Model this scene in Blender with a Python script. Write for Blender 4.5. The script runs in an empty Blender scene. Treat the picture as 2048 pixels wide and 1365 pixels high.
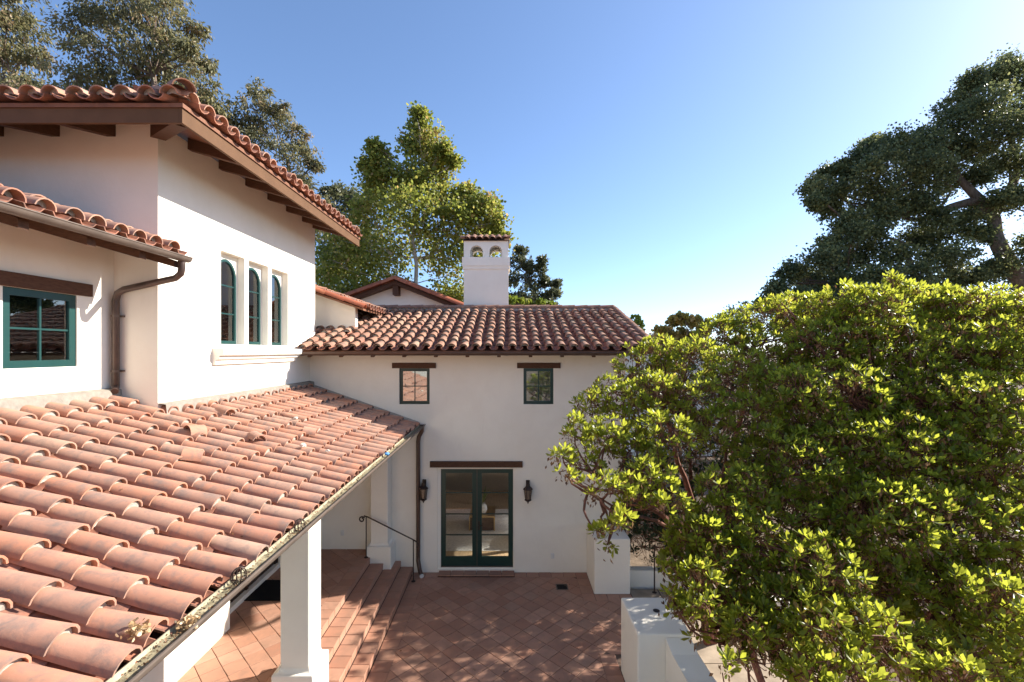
import bpy, bmesh, math, random
import numpy as np
from mathutils import Vector, Matrix

random.seed(11)
rng = np.random.default_rng(11)
sc = bpy.context.scene
C = sc.collection
R = math.radians

# ------------------------------------------------------------------ camera, sky, sun, exposure
H = 5.37                      # eye height above the patio
FPX = 930.0                   # focal length in pixels of the 2048 px wide photograph
cd = bpy.data.cameras.new('camera')
cam = bpy.data.objects.new('camera', cd)
C.objects.link(cam)
cam.location = (0, 0, H)
cam.rotation_euler = (R(90), 0, 0)
cd.sensor_width = 36
cd.lens = FPX / 2048 * 36
cd.shift_x = 0.0029
cd.shift_y = 0.0100
cd.clip_start = 0.05
cd.clip_end = 4000
sc.camera = cam

SUN = Vector((1.61, 0.54, 1.0)).normalized()
w = bpy.data.worlds.new('World')
sc.world = w
w.use_nodes = True
wn = w.node_tree.nodes
wl = w.node_tree.links
bg = wn['Background']
sky = wn.new('ShaderNodeTexSky')
sky.sky_type = 'NISHITA'
sky.sun_disc = False
sky.sun_elevation = math.asin(SUN.z)
sky.sun_rotation = math.atan2(SUN.x, SUN.y)
sky.altitude = 50
sky.air_density = 0.7
sky.dust_density = 0.6
sky.ozone_density = 5.0
gam = wn.new('ShaderNodeGamma')
gam.inputs[1].default_value = 0.87
wl.new(sky.outputs[0], gam.inputs[0])
wl.new(gam.outputs[0], bg.inputs[0])
bg.inputs[1].default_value = 0.15

sd = bpy.data.lights.new('sun', 'SUN')
sun = bpy.data.objects.new('sun', sd)
C.objects.link(sun)
sd.energy = 5.0
sd.angle = R(0.53)
sd.color = (1.0, 0.94, 0.85)
sun.rotation_euler = SUN.to_track_quat('Z', 'Y').to_euler()
sun.location = (30, 10, 30)

sc.view_settings.view_transform = 'Standard'
sc.view_settings.look = 'None'
sc.view_settings.exposure = 1.20
sc.view_settings.gamma = 1.0
sc.view_settings.use_curve_mapping = False
try:
    sc.cycles.max_bounces = 8
    sc.cycles.transparent_max_bounces = 12
    sc.cycles.use_denoising = True
except Exception:
    pass


def at(px, py, Y):
    """photograph point seen at depth Y -> place in the world"""
    return Vector(((px - 1018) * Y / FPX, Y, H - (py - 703) * Y / FPX))


# ------------------------------------------------------------------ mesh helpers
class MB:
    def __init__(s):
        s.v = []
        s.f = []

    def add(s, vs, fs):
        n = len(s.v)
        s.v += [tuple(p) for p in vs]
        s.f += [tuple(i + n for i in f) for f in fs]
        return s

    def box(s, x0, x1, y0, y1, z0, z1):
        return s.add([(x0, y0, z0), (x1, y0, z0), (x1, y1, z0), (x0, y1, z0), (x0, y0, z1), (x1, y0, z1), (x1, y1, z1), (x0, y1, z1)],
                     [(0, 3, 2, 1), (4, 5, 6, 7), (0, 1, 5, 4), (1, 2, 6, 5), (2, 3, 7, 6), (3, 0, 4, 7)])

    def hexa(s, p):
        """8 corners, bottom ring then top ring"""
        return s.add(p, [(0, 3, 2, 1), (4, 5, 6, 7), (0, 1, 5, 4), (1, 2, 6, 5), (2, 3, 7, 6), (3, 0, 4, 7)])

    def prism(s, poly, axis, a, b):
        """poly of 2-D points extruded along an axis (0: yz, 1: xz, 2: xy)"""
        def put(p, t):
            return (t, p[0], p[1]) if axis == 0 else (p[0], t, p[1]) if axis == 1 else (p[0], p[1], t)
        n = len(poly)
        vs = [put(p, a) for p in poly] + [put(p, b) for p in poly]
        fs = [tuple(range(n))[::-1], tuple(range(n, 2 * n))]
        fs += [(i, (i + 1) % n, n + (i + 1) % n, n + i) for i in range(n)]
        return s.add(vs, fs)

    def tube(s, pts, r, seg=8, caps=True):
        pts = [Vector(p) for p in pts]
        rs = r if isinstance(r, (list, tuple)) else [r] * len(pts)
        vs = []
        fs = []
        prev = None
        for i, p in enumerate(pts):
            d = (pts[min(i + 1, len(pts) - 1)] - pts[max(i - 1, 0)])
            if d.length < 1e-9:
                d = Vector((0, 0, 1))
            d.normalize()
            if prev is None:
                u = d.orthogonal().normalized()
            else:
                u = prev - d * prev.dot(d)
                u = u.normalized() if u.length > 1e-6 else d.orthogonal().normalized()
            prev = u
            w_ = d.cross(u)
            for k in range(seg):
                a = 2 * math.pi * k / seg
                vs.append(p + (u * math.cos(a) + w_ * math.sin(a)) * rs[i])
        for i in range(len(pts) - 1):
            for k in range(seg):
                k2 = (k + 1) % seg
                fs.append((i * seg + k, i * seg + k2, (i + 1) * seg + k2, (i + 1) * seg + k))
        if caps:
            fs.append(tuple(range(seg))[::-1])
            n = (len(pts) - 1) * seg
            fs.append(tuple(range(n, n + seg)))
        return s.add(vs, fs)

    def lathe(s, prof, cx, cy, z0=0, seg=12):
        vs = []
        fs = []
        for r, z in prof:
            for k in range(seg):
                a = 2 * math.pi * k / seg
                vs.append((cx + r * math.cos(a), cy + r * math.sin(a), z0 + z))
        for i in range(len(prof) - 1):
            for k in range(seg):
                k2 = (k + 1) % seg
                fs.append((i * seg + k, i * seg + k2, (i + 1) * seg + k2, (i + 1) * seg + k))
        fs.append(tuple(range(seg))[::-1])
        n = (len(prof) - 1) * seg
        fs.append(tuple(range(n, n + seg)))
        return s.add(vs, fs)

    def mesh(s, name, m, smooth=False, bevel=0, bseg=2):
        me = bpy.data.meshes.new(name)
        me.from_pydata(s.v, [], s.f)
        if bevel:
            bm = bmesh.new()
            bm.from_mesh(me)
            bmesh.ops.remove_doubles(bm, verts=bm.verts, dist=1e-5)
            bmesh.ops.recalc_face_normals(bm, faces=bm.faces)
            bmesh.ops.bevel(bm, geom=bm.edges[:], offset=bevel, segments=bseg, affect='EDGES', profile=0.5, clamp_overlap=True)
            bm.to_mesh(me)
            bm.free()
        if m:
            me.materials.append(m)
        if smooth:
            me.polygons.foreach_set('use_smooth', [True] * len(me.polygons))
            try:
                me.set_sharp_from_angle(angle=R(42))
            except Exception:
                pass
        me.update()
        return me

    def build(s, name, m, parent=None, smooth=False, bevel=0, bseg=2):
        return link(name, s.mesh(name, m, smooth, bevel, bseg), parent)


def link(name, me, parent=None, M=None, local=False):
    """world-placed mesh; under a thing it keeps its place in the world unless local"""
    o = bpy.data.objects.new(name, me)
    C.objects.link(o)
    if M is not None:
        o.matrix_basis = M
    if parent is not None:
        o.parent = parent
        if not local:
            q = parent
            off = Vector((0, 0, 0))
            if q.type == 'EMPTY':
                off = Vector(q.location)
            o.matrix_parent_inverse = Matrix.Translation(-off)
    return o


def thing(name, label, cat, loc=(0, 0, 0), group=None):
    o = bpy.data.objects.new(name, None)
    o.empty_display_size = 0.3
    C.objects.link(o)
    o.location = loc
    return tag(o, label, cat, group)


def tag(o, label=None, cat=None, group=None, kind=None):
    if label:
        o['label'] = label
    if cat:
        o['category'] = cat
    if group:
        o['group'] = group
    if kind:
        o['kind'] = kind
    return o


def wall(mb, axis, c0, c1, u0, u1, v0, v1, holes=()):
    """slab between c0 and c1 on an axis (0: x const, u = y; 1: y const, u = x), v = z, with rectangular openings"""
    us = sorted({u0, u1, *[h[0] for h in holes], *[h[1] for h in holes]})
    vs = sorted({v0, v1, *[h[2] for h in holes], *[h[3] for h in holes]})
    us = [u for u in us if u0 <= u <= u1]
    vs = [v for v in vs if v0 <= v <= v1]

    def P(c, u, v):
        return (c, u, v) if axis == 0 else (u, c, v)

    def solid(i, j):
        if i < 0 or j < 0 or i >= len(us) - 1 or j >= len(vs) - 1:
            return False
        um = (us[i] + us[i + 1]) / 2
        vm = (vs[j] + vs[j + 1]) / 2
        return not any(h[0] < um < h[1] and h[2] < vm < h[3] for h in holes)
    for i in range(len(us) - 1):
        for j in range(len(vs) - 1):
            if not solid(i, j):
                continue
            a, b, c, d = us[i], us[i + 1], vs[j], vs[j + 1]
            mb.add([P(c0, a, c), P(c0, b, c), P(c0, b, d), P(c0, a, d)], [(0, 1, 2, 3)])
            mb.add([P(c1, a, c), P(c1, b, c), P(c1, b, d), P(c1, a, d)], [(3, 2, 1, 0)])
            for (di, dj, e) in ((-1, 0, ((a, c), (a, d))), (1, 0, ((b, c), (b, d))), (0, -1, ((a, c), (b, c))), (0, 1, ((a, d), (b, d)))):
                if not solid(i + di, j + dj):
                    (p, q), (r_, t) = e
                    mb.add([P(c0, p, q), P(c1, p, q), P(c1, r_, t), P(c0, r_, t)], [(0, 1, 2, 3)])
    return mb


def weld(o):
    bm = bmesh.new()
    bm.from_mesh(o.data)
    bmesh.ops.remove_doubles(bm, verts=bm.verts, dist=1e-5)
    bmesh.ops.recalc_face_normals(bm, faces=bm.faces)
    bm.to_mesh(o.data)
    bm.free()
    return o


# ------------------------------------------------------------------ materials
class NT:
    def __init__(s, name):
        s.m = bpy.data.materials.new(name)
        s.m.use_nodes = True
        s.t = s.m.node_tree
        s.b = s.t.nodes['Principled BSDF']
        s.out = s.t.nodes['Material Output']

    def n(s, typ, **kw):
        o = s.t.nodes.new('ShaderNode' + typ)
        for k, v in kw.items():
            setattr(o, k, v)
        return o

    def l(s, a, b):
        s.t.links.new(a, b)

    def pos(s, offset=False, scale=None):
        g = s.n('NewGeometry')
        o = g.outputs['Position']
        if offset:
            oi = s.n('ObjectInfo')
            mu = s.n('VectorMath', operation='MULTIPLY_ADD')
            cx = s.n('CombineXYZ')
            for i in range(3):
                s.l(oi.outputs['Random'], cx.inputs[i])
            s.l(cx.outputs[0], mu.inputs[0])
            mu.inputs[1].default_value = (37, 91, 53)
            s.l(o, mu.inputs[2])
            o = mu.outputs[0]
        if scale:
            ms = s.n('VectorMath', operation='MULTIPLY')
            s.l(o, ms.inputs[0])
            ms.inputs[1].default_value = scale
            o = ms.outputs[0]
        return o

    def noise(s, vec, scale, detail=5, rough=0.55, dist=0.0):
        n = s.n('TexNoise')
        s.l(vec, n.inputs['Vector'])
        n.inputs['Scale'].default_value = scale
        n.inputs['Detail'].default_value = detail
        n.inputs['Roughness'].default_value = rough
        n.inputs['Distortion'].default_value = dist
        return n.outputs['Fac']

    def ramp(s, fac, stops):
        r = s.n('ValToRGB')
        e = r.color_ramp.elements
        while len(e) < len(stops):
            e.new(0.5)
        for i, (p, c) in enumerate(stops):
            e[i].position = p
            e[i].color = (*c, 1) if len(c) == 3 else c
        s.l(fac, r.inputs[0])
        return r.outputs[0]

    def mix(s, fac, a, b, mode='MIX'):
        m = s.n('Mix', data_type='RGBA', blend_type=mode)
        for v, i in ((fac, 0), (a, 6), (b, 7)):
            if isinstance(v, (int, float)):
                m.inputs[i].default_value = v
            elif isinstance(v, tuple):
                m.inputs[i].default_value = (*v, 1)
            else:
                s.l(v, m.inputs[i])
        return m.outputs[2]

    def bump(s, h, strength, dist):
        b = s.n('Bump')
        b.inputs['Strength'].default_value = strength
        b.inputs['Distance'].default_value = dist
        s.l(h, b.inputs['Height'])
        if s.b.inputs['Normal'].is_linked:
            s.l(s.b.inputs['Normal'].links[0].from_socket, b.inputs['Normal'])
        s.l(b.outputs[0], s.b.inputs['Normal'])

    def fin(s, col=None, rough=0.8, spec=0.3, metal=0.0):
        if col is not None:
            if isinstance(col, tuple):
                s.b.inputs['Base Color'].default_value = (*col, 1)
            else:
                s.l(col, s.b.inputs['Base Color'])
        s.b.inputs['Roughness'].default_value = rough
        s.b.inputs['Specular IOR Level'].default_value = spec
        s.b.inputs['Metallic'].default_value = metal
        return s.m


def m_stucco(name='white_stucco', a=(0.84, 0.79, 0.69), b=(0.80, 0.745, 0.645)):
    t = NT(name)
    p = t.pos()
    f = t.noise(p, 1.3, 6, 0.6, 0.3)
    c = t.ramp(f, [(0.35, b), (0.62, a)])
    f2 = t.noise(t.pos(scale=(7, 7, 1.2)), 1.0, 6, 0.65)
    c = t.mix(t.ramp(f2, [(0.60, (0, 0, 0)), (0.85, (0.22, 0.22, 0.22))]), c, (0.60, 0.54, 0.47))
    t.bump(t.noise(p, 5, 3), 0.25, 0.02)
    t.bump(t.noise(p, 70, 5, 0.7), 0.22, 0.004)
    return t.fin(c, 0.9, 0.15)


def m_tile(name, cols, dark, amt=0.8, lo=0.45, hi=0.66, scale=7.0):
    t = NT(name)
    oi = t.n('ObjectInfo')
    n = len(cols)
    c = t.ramp(oi.outputs['Random'], [(i / (n - 1), cols[i]) for i in range(n)])
    p = t.pos(True)
    f = t.noise(p, scale, 7, 0.68, 0.4)
    k = t.ramp(f, [(lo, (0, 0, 0)), (hi, (amt,) * 3)])
    c = t.mix(k, c, dark)
    f3 = t.noise(p, 55, 4, 0.7)
    c = t.mix(t.ramp(f3, [(0.62, (0, 0, 0)), (0.80, (0.55,) * 3)]), c, (0.50, 0.40, 0.30))
    f4 = t.noise(p, 2.5, 3)
    c = t.mix(0.55, c, t.ramp(f4, [(0.3, (0.72, 0.72, 0.72)), (0.7, (1.15, 1.1, 1.05))]), 'MULTIPLY')
    t.bump(t.noise(p, 40, 6, 0.7), 0.3, 0.004)
    t.bump(t.noise(p, 240, 3, 0.6), 0.2, 0.0015)
    return t.fin(c, 0.88, 0.2)


def m_plain(name, col, rough=0.6, spec=0.3, metal=0.0, var=0.15, scale=12, bump=0.1, bd=0.003, stretch=None):
    t = NT(name)
    p = t.pos(scale=stretch) if stretch else t.pos()
    f = t.noise(p, scale, 6, 0.6)
    d = tuple(x * (1 - var) for x in col)
    e = tuple(min(1, x * (1 + var)) for x in col)
    c = t.ramp(f, [(0.3, d), (0.7, e)])
    if bump:
        t.bump(t.noise(p, scale * 5, 5, 0.65), bump, bd)
    return t.fin(c, rough, spec, metal)


def m_floor(name, cols, wear):
    t = NT(name)
    oi = t.n('ObjectInfo')
    n = len(cols)
    c = t.ramp(oi.outputs['Random'], [(i / (n - 1), cols[i]) for i in range(n)])
    p = t.pos(True)
    f = t.noise(p, 5, 6, 0.6, 0.6)
    c = t.mix(t.ramp(f, [(0.42, (0, 0, 0)), (0.7, (0.65,) * 3)]), c, wear)
    c = t.mix(0.5, c, t.ramp(t.noise(t.pos(), 0.9, 4), [(0.3, (0.75, 0.72, 0.7)), (0.7, (1.1, 1.08, 1.05))]), 'MULTIPLY')
    t.bump(t.noise(p, 18, 4), 0.15, 0.004)
    t.bump(t.noise(p, 120, 4), 0.15, 0.001)
    return t.fin(c, 0.62, 0.3)


def m_leaf(name, stops, trans=0.4, rough=0.45, spec=0.35, tcol=None):
    t = NT(name)
    a = t.n('Attribute', attribute_name='tint')
    c = t.ramp(a.outputs['Fac'], stops)
    t.fin(c, rough, spec)
    tr = t.n('BsdfTranslucent')
    if tcol:
        c2 = t.mix(0.6, c, tcol)
    else:
        c2 = c
    t.l(c2, tr.inputs[0])
    mx = t.n('MixShader')
    mx.inputs[0].default_value = trans
    t.l(t.b.outputs[0], mx.inputs[1])
    t.l(tr.outputs[0], mx.inputs[2])
    t.l(mx.outputs[0], t.out.inputs['Surface'])
    return t.m


def m_glass(name, refl=0.12, tint=(0.85, 0.88, 0.86)):
    t = NT(name)
    tr = t.n('BsdfTransparent')
    tr.inputs[0].default_value = (*tint, 1)
    gl = t.n('BsdfGlossy')
    gl.inputs['Roughness'].default_value = 0.015
    gl.inputs['Color'].default_value = (0.95, 0.97, 0.96, 1)
    fr = t.n('Fresnel')
    fr.inputs[0].default_value = 1.5
    mp = t.n('Math', operation='ADD')
    t.l(fr.outputs[0], mp.inputs[0])
    mp.inputs[1].default_value = refl
    mp.use_clamp = True
    bp = t.n('Bump')
    bp.inputs['Strength'].default_value = 0.03
    bp.inputs['Distance'].default_value = 0.01
    t.l(t.noise(t.pos(), 3.0, 2), bp.inputs['Height'])
    t.l(bp.outputs[0], gl.inputs['Normal'])
    mx = t.n('MixShader')
    t.l(mp.outputs[0], mx.inputs[0])
    t.l(tr.outputs[0], mx.inputs[1])
    t.l(gl.outputs[0], mx.inputs[2])
    t.l(mx.outputs[0], t.out.inputs['Surface'])
    return t.m


STUCCO = m_stucco()
TILE = m_tile('terracotta_tile', [(0.46, 0.225, 0.145), (0.50, 0.265, 0.180), (0.43, 0.240, 0.170), (0.48, 0.225, 0.140), (0.46, 0.290, 0.210), (0.41, 0.185, 0.120)], (0.225, 0.175, 0.150), 0.80, 0.46, 0.66)
TILE2 = m_tile('weathered_tile', [(0.36, 0.180, 0.115), (0.41, 0.240, 0.165), (0.31, 0.165, 0.115), (0.38, 0.200, 0.125), (0.28, 0.135, 0.095), (0.40, 0.260, 0.175)], (0.13, 0.10, 0.085), 0.8, 0.45, 0.68)
RAKE = m_tile('rake_tile', [(0.42, 0.135, 0.07), (0.36, 0.11, 0.06), (0.46, 0.17, 0.09)], (0.16, 0.09, 0.07), 0.6, 0.5, 0.75)
PAN = m_tile('pan_tile', [(0.42, 0.175, 0.105), (0.38, 0.165, 0.11), (0.46, 0.21, 0.135)], (0.12, 0.085, 0.07), 0.8, 0.42, 0.66)
MORTAR = m_plain('mortar', (0.36, 0.325, 0.275), 0.95, 0.1, var=0.25, scale=30, bump=0.6, bd=0.01)
FILLET = m_plain('cement_fillet', (0.27, 0.24, 0.20), 0.95, 0.1, var=0.2, scale=12, bump=0.4, bd=0.006)
DECK = m_plain('roof_deck', (0.12, 0.07, 0.05), 0.9, 0.1)
WOOD = m_plain('brown_wood', (0.095, 0.047, 0.028), 0.65, 0.15, var=0.25, scale=6, bump=0.15, stretch=(2, 2, 9))
FASCIA = m_plain('fascia_paint', (0.125, 0.066, 0.034), 0.65, 0.12, var=0.12, scale=4, bump=0.08)
SOFFIT = m_plain('soffit_board', (0.20, 0.085, 0.045), 0.65, 0.3, var=0.2, scale=6, stretch=(1, 8, 1))
BRONZE = m_plain('bronze_paint', (0.085, 0.05, 0.035), 0.4, 0.5, 0.2, var=0.2, scale=8, bump=0.05)
GUTTER = m_plain('gutter_metal', (0.125, 0.095, 0.075), 0.55, 0.25, 0.1, var=0.2, scale=5, bump=0.06)
PIPE = m_plain('copper_brown_pipe', (0.085, 0.055, 0.044), 0.4, 0.5, 0.3, var=0.35, scale=5, bump=0.06)
GUTIN = m_plain('gutter_inside', (0.34, 0.30, 0.20), 0.8, 0.2, var=0.35, scale=9, bump=0.3, bd=0.004)
GREEN = m_plain('teal_paint', (0.007, 0.046, 0.042), 0.35, 0.5, var=0.1, scale=5, bump=0.03)
DKGREEN = m_plain('dark_green_paint', (0.008, 0.036, 0.028), 0.35, 0.5, var=0.12, scale=5, bump=0.03)
FLOORT = m_floor('saltillo_tile', [(0.42, 0.225, 0.150), (0.47, 0.260, 0.180), (0.37, 0.185, 0.122), (0.45, 0.230, 0.150), (0.41, 0.240, 0.170)], (0.30, 0.180, 0.125))
GROUT = m_plain('grout', (0.13, 0.09, 0.07), 0.95, 0.1, var=0.25, scale=20)
IRON = m_plain('wrought_iron', (0.05, 0.032, 0.024), 0.5, 0.4, 0.4, var=0.2, scale=20)
GLASS = m_glass('window_glass', 0.11)
GLASSD = m_glass('door_glass', 0.0, (0.97, 0.98, 0.97))
GLASSU = m_glass('upper_glass', 0.26)
LANTERN_GLASS = m_plain('seeded_glass', (0.20, 0.15, 0.11), 0.25, 0.6, var=0.3, scale=30)
BARK = m_plain('tree_bark', (0.16, 0.12, 0.095), 0.9, 0.1, var=0.4, scale=6, bump=0.6, bd=0.03, stretch=(2, 2, 0.5))
PALEBARK = m_plain('pale_bark', (0.42, 0.36, 0.29), 0.85, 0.15, var=0.35, scale=3, bump=0.3, bd=0.02)
REDBARK = m_plain('red_bark', (0.16, 0.062, 0.04), 0.7, 0.25, var=0.4, scale=15, bump=0.4, bd=0.01)
DIRT = m_plain('earth', (0.16, 0.12, 0.085), 0.95, 0.1, var=0.35, scale=3, bump=0.6, bd=0.03)
PATH = m_plain('flagstone', (0.34, 0.27, 0.20), 0.85, 0.2, var=0.3, scale=2.5, bump=0.2)
PLASTIC = m_plain('white_plastic', (0.70, 0.69, 0.66), 0.4, 0.4, var=0.03)
BLACKM = m_plain('black_mat', (0.015, 0.015, 0.016), 0.9, 0.1, var=0.3, scale=90, bump=0.5)
DARKDOOR = m_plain('dark_door_wood', (0.045, 0.026, 0.018), 0.5, 0.4, var=0.3, scale=8, stretch=(6, 6, 0.6))


# ------------------------------------------------------------------ roof tiles
def barrel(L=0.46, r_low=0.108, r_up=0.090, th=0.014, seg=8, name='roof_tile', mat=TILE, flip=False, wob=0.0):
    """half-round tile lying along local +x (downhill), lip at x = 0"""
    vs = []
    fs = []
    a0, a1 = R(4), R(176)
    if flip:
        a0, a1 = R(20), R(160)
    for (x, ro) in ((-L, r_up), (0, r_low)):
        for rr in (ro, ro - th):
            for k in range(seg + 1):
                a = a0 + (a1 - a0) * k / seg
                z = rr * math.sin(a) * 0.92
                if flip:
                    z = -z
                vs.append((x, rr * math.cos(a), z))
    n = seg + 1
    for k in range(seg):
        fs.append((k, 2 * n + k, 2 * n + k + 1, k + 1))
        fs.append((n + k, n + k + 1, 3 * n + k + 1, 3 * n + k))
        fs.append((2 * n + k, 3 * n + k, 3 * n + k + 1, 2 * n + k + 1))
    fs.append((0, n, 3 * n, 2 * n))
    fs.append((seg, 2 * n + seg, 3 * n + seg, n + seg))
    if flip:
        fs = [f[::-1] for f in fs]
    me = bpy.data.meshes.new(name)
    me.from_pydata(vs, [], fs)
    me.materials.append(mat)
    me.polygons.foreach_set('use_smooth', [True] * len(me.polygons))
    try:
        me.set_sharp_from_angle(angle=R(50))
    except Exception:
        pass
    return me


COVER = barrel(r_low=.111, r_up=.084)
COVER2 = barrel(r_low=.111, r_up=.084, mat=TILE2)
PANM = barrel(L=0.46, r_low=0.105, r_up=0.115, seg=5, name='pan_tile', mat=PAN, flip=True, th=0.012)
RIDGEM = barrel(L=0.46, r_low=0.125, r_up=0.112, name='ridge_tile', mat=TILE2)
RAKEM = barrel(L=0.60, r_low=0.13, r_up=0.115, name='rake_tile', mat=RAKE)


def frame_of(d, slope):
    """axes of a roof plane falling towards the level direction d"""
    c = 1 / math.sqrt(1 + slope * slope)
    s = slope * c
    X = Vector((d[0] * c, d[1] * c, -s))
    Z = Vector((d[0] * s, d[1] * s, c))
    Y = Z.cross(X)
    return X, Y, Z


def tile_roof(roof, p0, along, d, slope, width, run, pitch=0.28, expo=0.385, mesh=COVER, keep=None, pans='join', jit=1.0, mort=True, lift=0.060, panname='pan_tile', tilt=5.2, fat=1.0):
    """tiles as sub-parts of roof; p0 = eave corner, along = unit level vector along the eave, run = level depth uphill"""
    X, Y, Z = frame_of(d, slope)
    al = Vector(along)
    p0 = Vector(p0)
    c = 1 / math.sqrt(1 + slope * slope)
    nc = int(width / pitch)
    nr = int(math.ceil(run / c / expo))
    mm = MB()
    pm = MB()
    for i in range(nc):
        drift = 0.0
        for j in range(nr):
            u = (i + 0.5) * pitch
            v = j * expo
            q = p0 + al * u - X * v
            if keep is None or keep(q + X * 0.0, -X, expo):
                du = random.gauss(0, 0.007) * jit
                dv = random.gauss(0, 0.016) * jit
                yaw = random.gauss(0, R(1.5)) * jit
                lft = lift + random.uniform(-0.006, 0.006) * jit
                if jit > 0.9 and random.random() < 0.03:
                    yaw += random.choice((-1, 1)) * R(random.uniform(4, 9))
                    dv += random.uniform(-0.05, 0.05)
                    lft += 0.012
                pitchup = -R(tilt) + random.gauss(0, R(0.5)) * jit
                M = Matrix((X, Y, Z)).transposed().to_4x4()
                loc = q + al * du + X * dv + Z * lft
                s = fat * random.gauss(1, 0.02 * jit)
                M = Matrix.Translation(loc) @ M @ Matrix.Rotation(yaw, 4, 'Z') @ Matrix.Rotation(random.gauss(0, R(2)) * jit, 4, 'X') @ Matrix.Rotation(pitchup, 4, 'Y') @ Matrix.Diagonal((1, s, s, 1))
                link('roof_tile', mesh, roof, M)
                if mort:
                    # bed of mortar under the lip
                    k = 6
                    ring = []
                    rr = 0.096 * s
                    back = -0.018 - random.uniform(0, 0.03) - (0.06 if j == 0 else 0)
                    for t in range(k + 1):
                        a = math.pi * t / k
                        jj = random.uniform(0.88, 1.02)
                        ring.append((back + random.uniform(-.006, .006), rr * math.cos(a) * jj, rr * math.sin(a) * 0.9 * jj))
                    ring2 = [(back - 0.05, y, z) for (x, y, z) in ring]
                    vs = [M @ Vector(v_) for v_ in ring + [(back + .012, 0, 0.028)] + ring2]
                    fs = [(t, t + 1, k + 1) for t in range(k)] + [(t, k + 2 + t, k + 3 + t, t + 1) for t in range(k)]
                    mm.add(vs, fs)
            # pan between this column and the next
            q2 = p0 + al * (u + pitch / 2) - X * (v - 0.03)
            if pans and (keep is None or keep(q2, -X, expo)):
                M = Matrix((X, Y, Z)).transposed().to_4x4()
                M = Matrix.Translation(q2 + Z * (0.095 + random.uniform(-.004, .004)) + al * random.gauss(0, .004)) @ M @ Matrix.Rotation(R(-2.0), 4, 'Y')
                if pans == 'obj' or (pans == 'eave' and j == 0):
                    link(panname, PANM, roof, M)
                else:
                    me = PANM
                    pm.add([M @ v_.co for v_ in me.vertices], [tuple(f.vertices) for f in me.polygons])
    if pm.v:
        tag(pm.build('pan_tiles', PAN, roof), kind='stuff')
    if mm.v:
        tag(mm.build('mortar', MORTAR, roof), kind='stuff')


def deck(name, parent, corners, th, mat=DECK):
    mb = MB()
    top = [Vector(p) for p in corners]
    bot = [p - Vector((0, 0, th)) for p in top]
    mb.hexa(bot + top)
    return weld(mb.build(name, mat, parent))


def half_gutter(p, q, r, out, mat_out, mat_in, parent, name='gutter', fill=0.0):
    """half-round trough from p to q; out = level outward direction"""
    p, q, out = Vector(p), Vector(q), Vector(out)
    n = 10
    ro = []
    for k in range(n + 1):
        a = math.pi + math.pi * k / n
        ro.append((math.cos(a), math.sin(a)))
    vo = []
    mb = MB()
    up = Vector((0, 0, 1))
    rows = []
    for base in (p, q):
        rows.append([base + out * (c * r) + up * (s * r) for c, s in ro])
        rows.append([base + out * (c * (r - .006)) + up * (s * (r - .006)) for c, s in ro])
    vs = rows[0] + rows[1] + rows[2] + rows[3]
    m = n + 1
    fs = []
    for k in range(n):
        fs.append((k, k + 1, 2 * m + k + 1, 2 * m + k))
        fs.append((k, m + k, m + k + 1, k + 1))
        fs.append((2 * m + k, 2 * m + k + 1, 3 * m + k + 1, 3 * m + k))
    mb.add(vs, fs)
    # rolled outer bead and inner edge, end caps
    mb.tube([p + out * (r - .002) + up * .004, q + out * (r - .002) + up * .004], 0.010, 6)
    for base, rr in ((p, rows[0]), (q, rows[2])):
        mb.add(rr, [tuple(range(m))])
    g = mb.build(name, mat_out, parent, smooth=True)
    mi = MB()
    fs = []
    for k in range(n):
        fs.append((m + k, 3 * m + k, 3 * m + k + 1, m + k + 1))
    mi.add(vs, fs)
    mi.build('trough', mat_in, g, smooth=True)
    return g


def clip_poly(poly, x0, x1, y0, y1):
    def cut(ps, f, g):
        out = []
        for i in range(len(ps)):
            a, b = ps[i], ps[(i + 1) % len(ps)]
            fa, fb = f(a), f(b)
            if fa >= 0:
                out.append(a)
            if fa * fb < 0:
                t = fa / (fa - fb)
                out.append((a[0] + (b[0] - a[0]) * t, a[1] + (b[1] - a[1]) * t))
        return out
    for f in (lambda p: p[0] - x0, lambda p: x1 - p[0], lambda p: p[1] - y0, lambda p: y1 - p[1]):
        poly = cut(poly, f, None)
        if len(poly) < 3:
            return []
    return poly


def slab(poly, z0, z1, cham=0.004):
    cx = sum(p[0] for p in poly) / len(poly)
    cy = sum(p[1] for p in poly) / len(poly)
    n = len(poly)

    def ins(p):
        dx, dy = p[0] - cx, p[1] - cy
        d = math.hypot(dx, dy) or 1
        return (p[0] - dx / d * cham, p[1] - dy / d * cham)
    vs = [(p[0], p[1], z0) for p in poly] + [(p[0], p[1], z1 - cham * .7) for p in poly] + [(*ins(p), z1) for p in poly]
    fs = [tuple(range(2 * n, 3 * n))]
    for k in (0, 1):
        fs += [(k * n + i, k * n + (i + 1) % n, (k + 1) * n + (i + 1) % n, (k + 1) * n + i) for i in range(n)]
    return vs, fs


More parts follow.
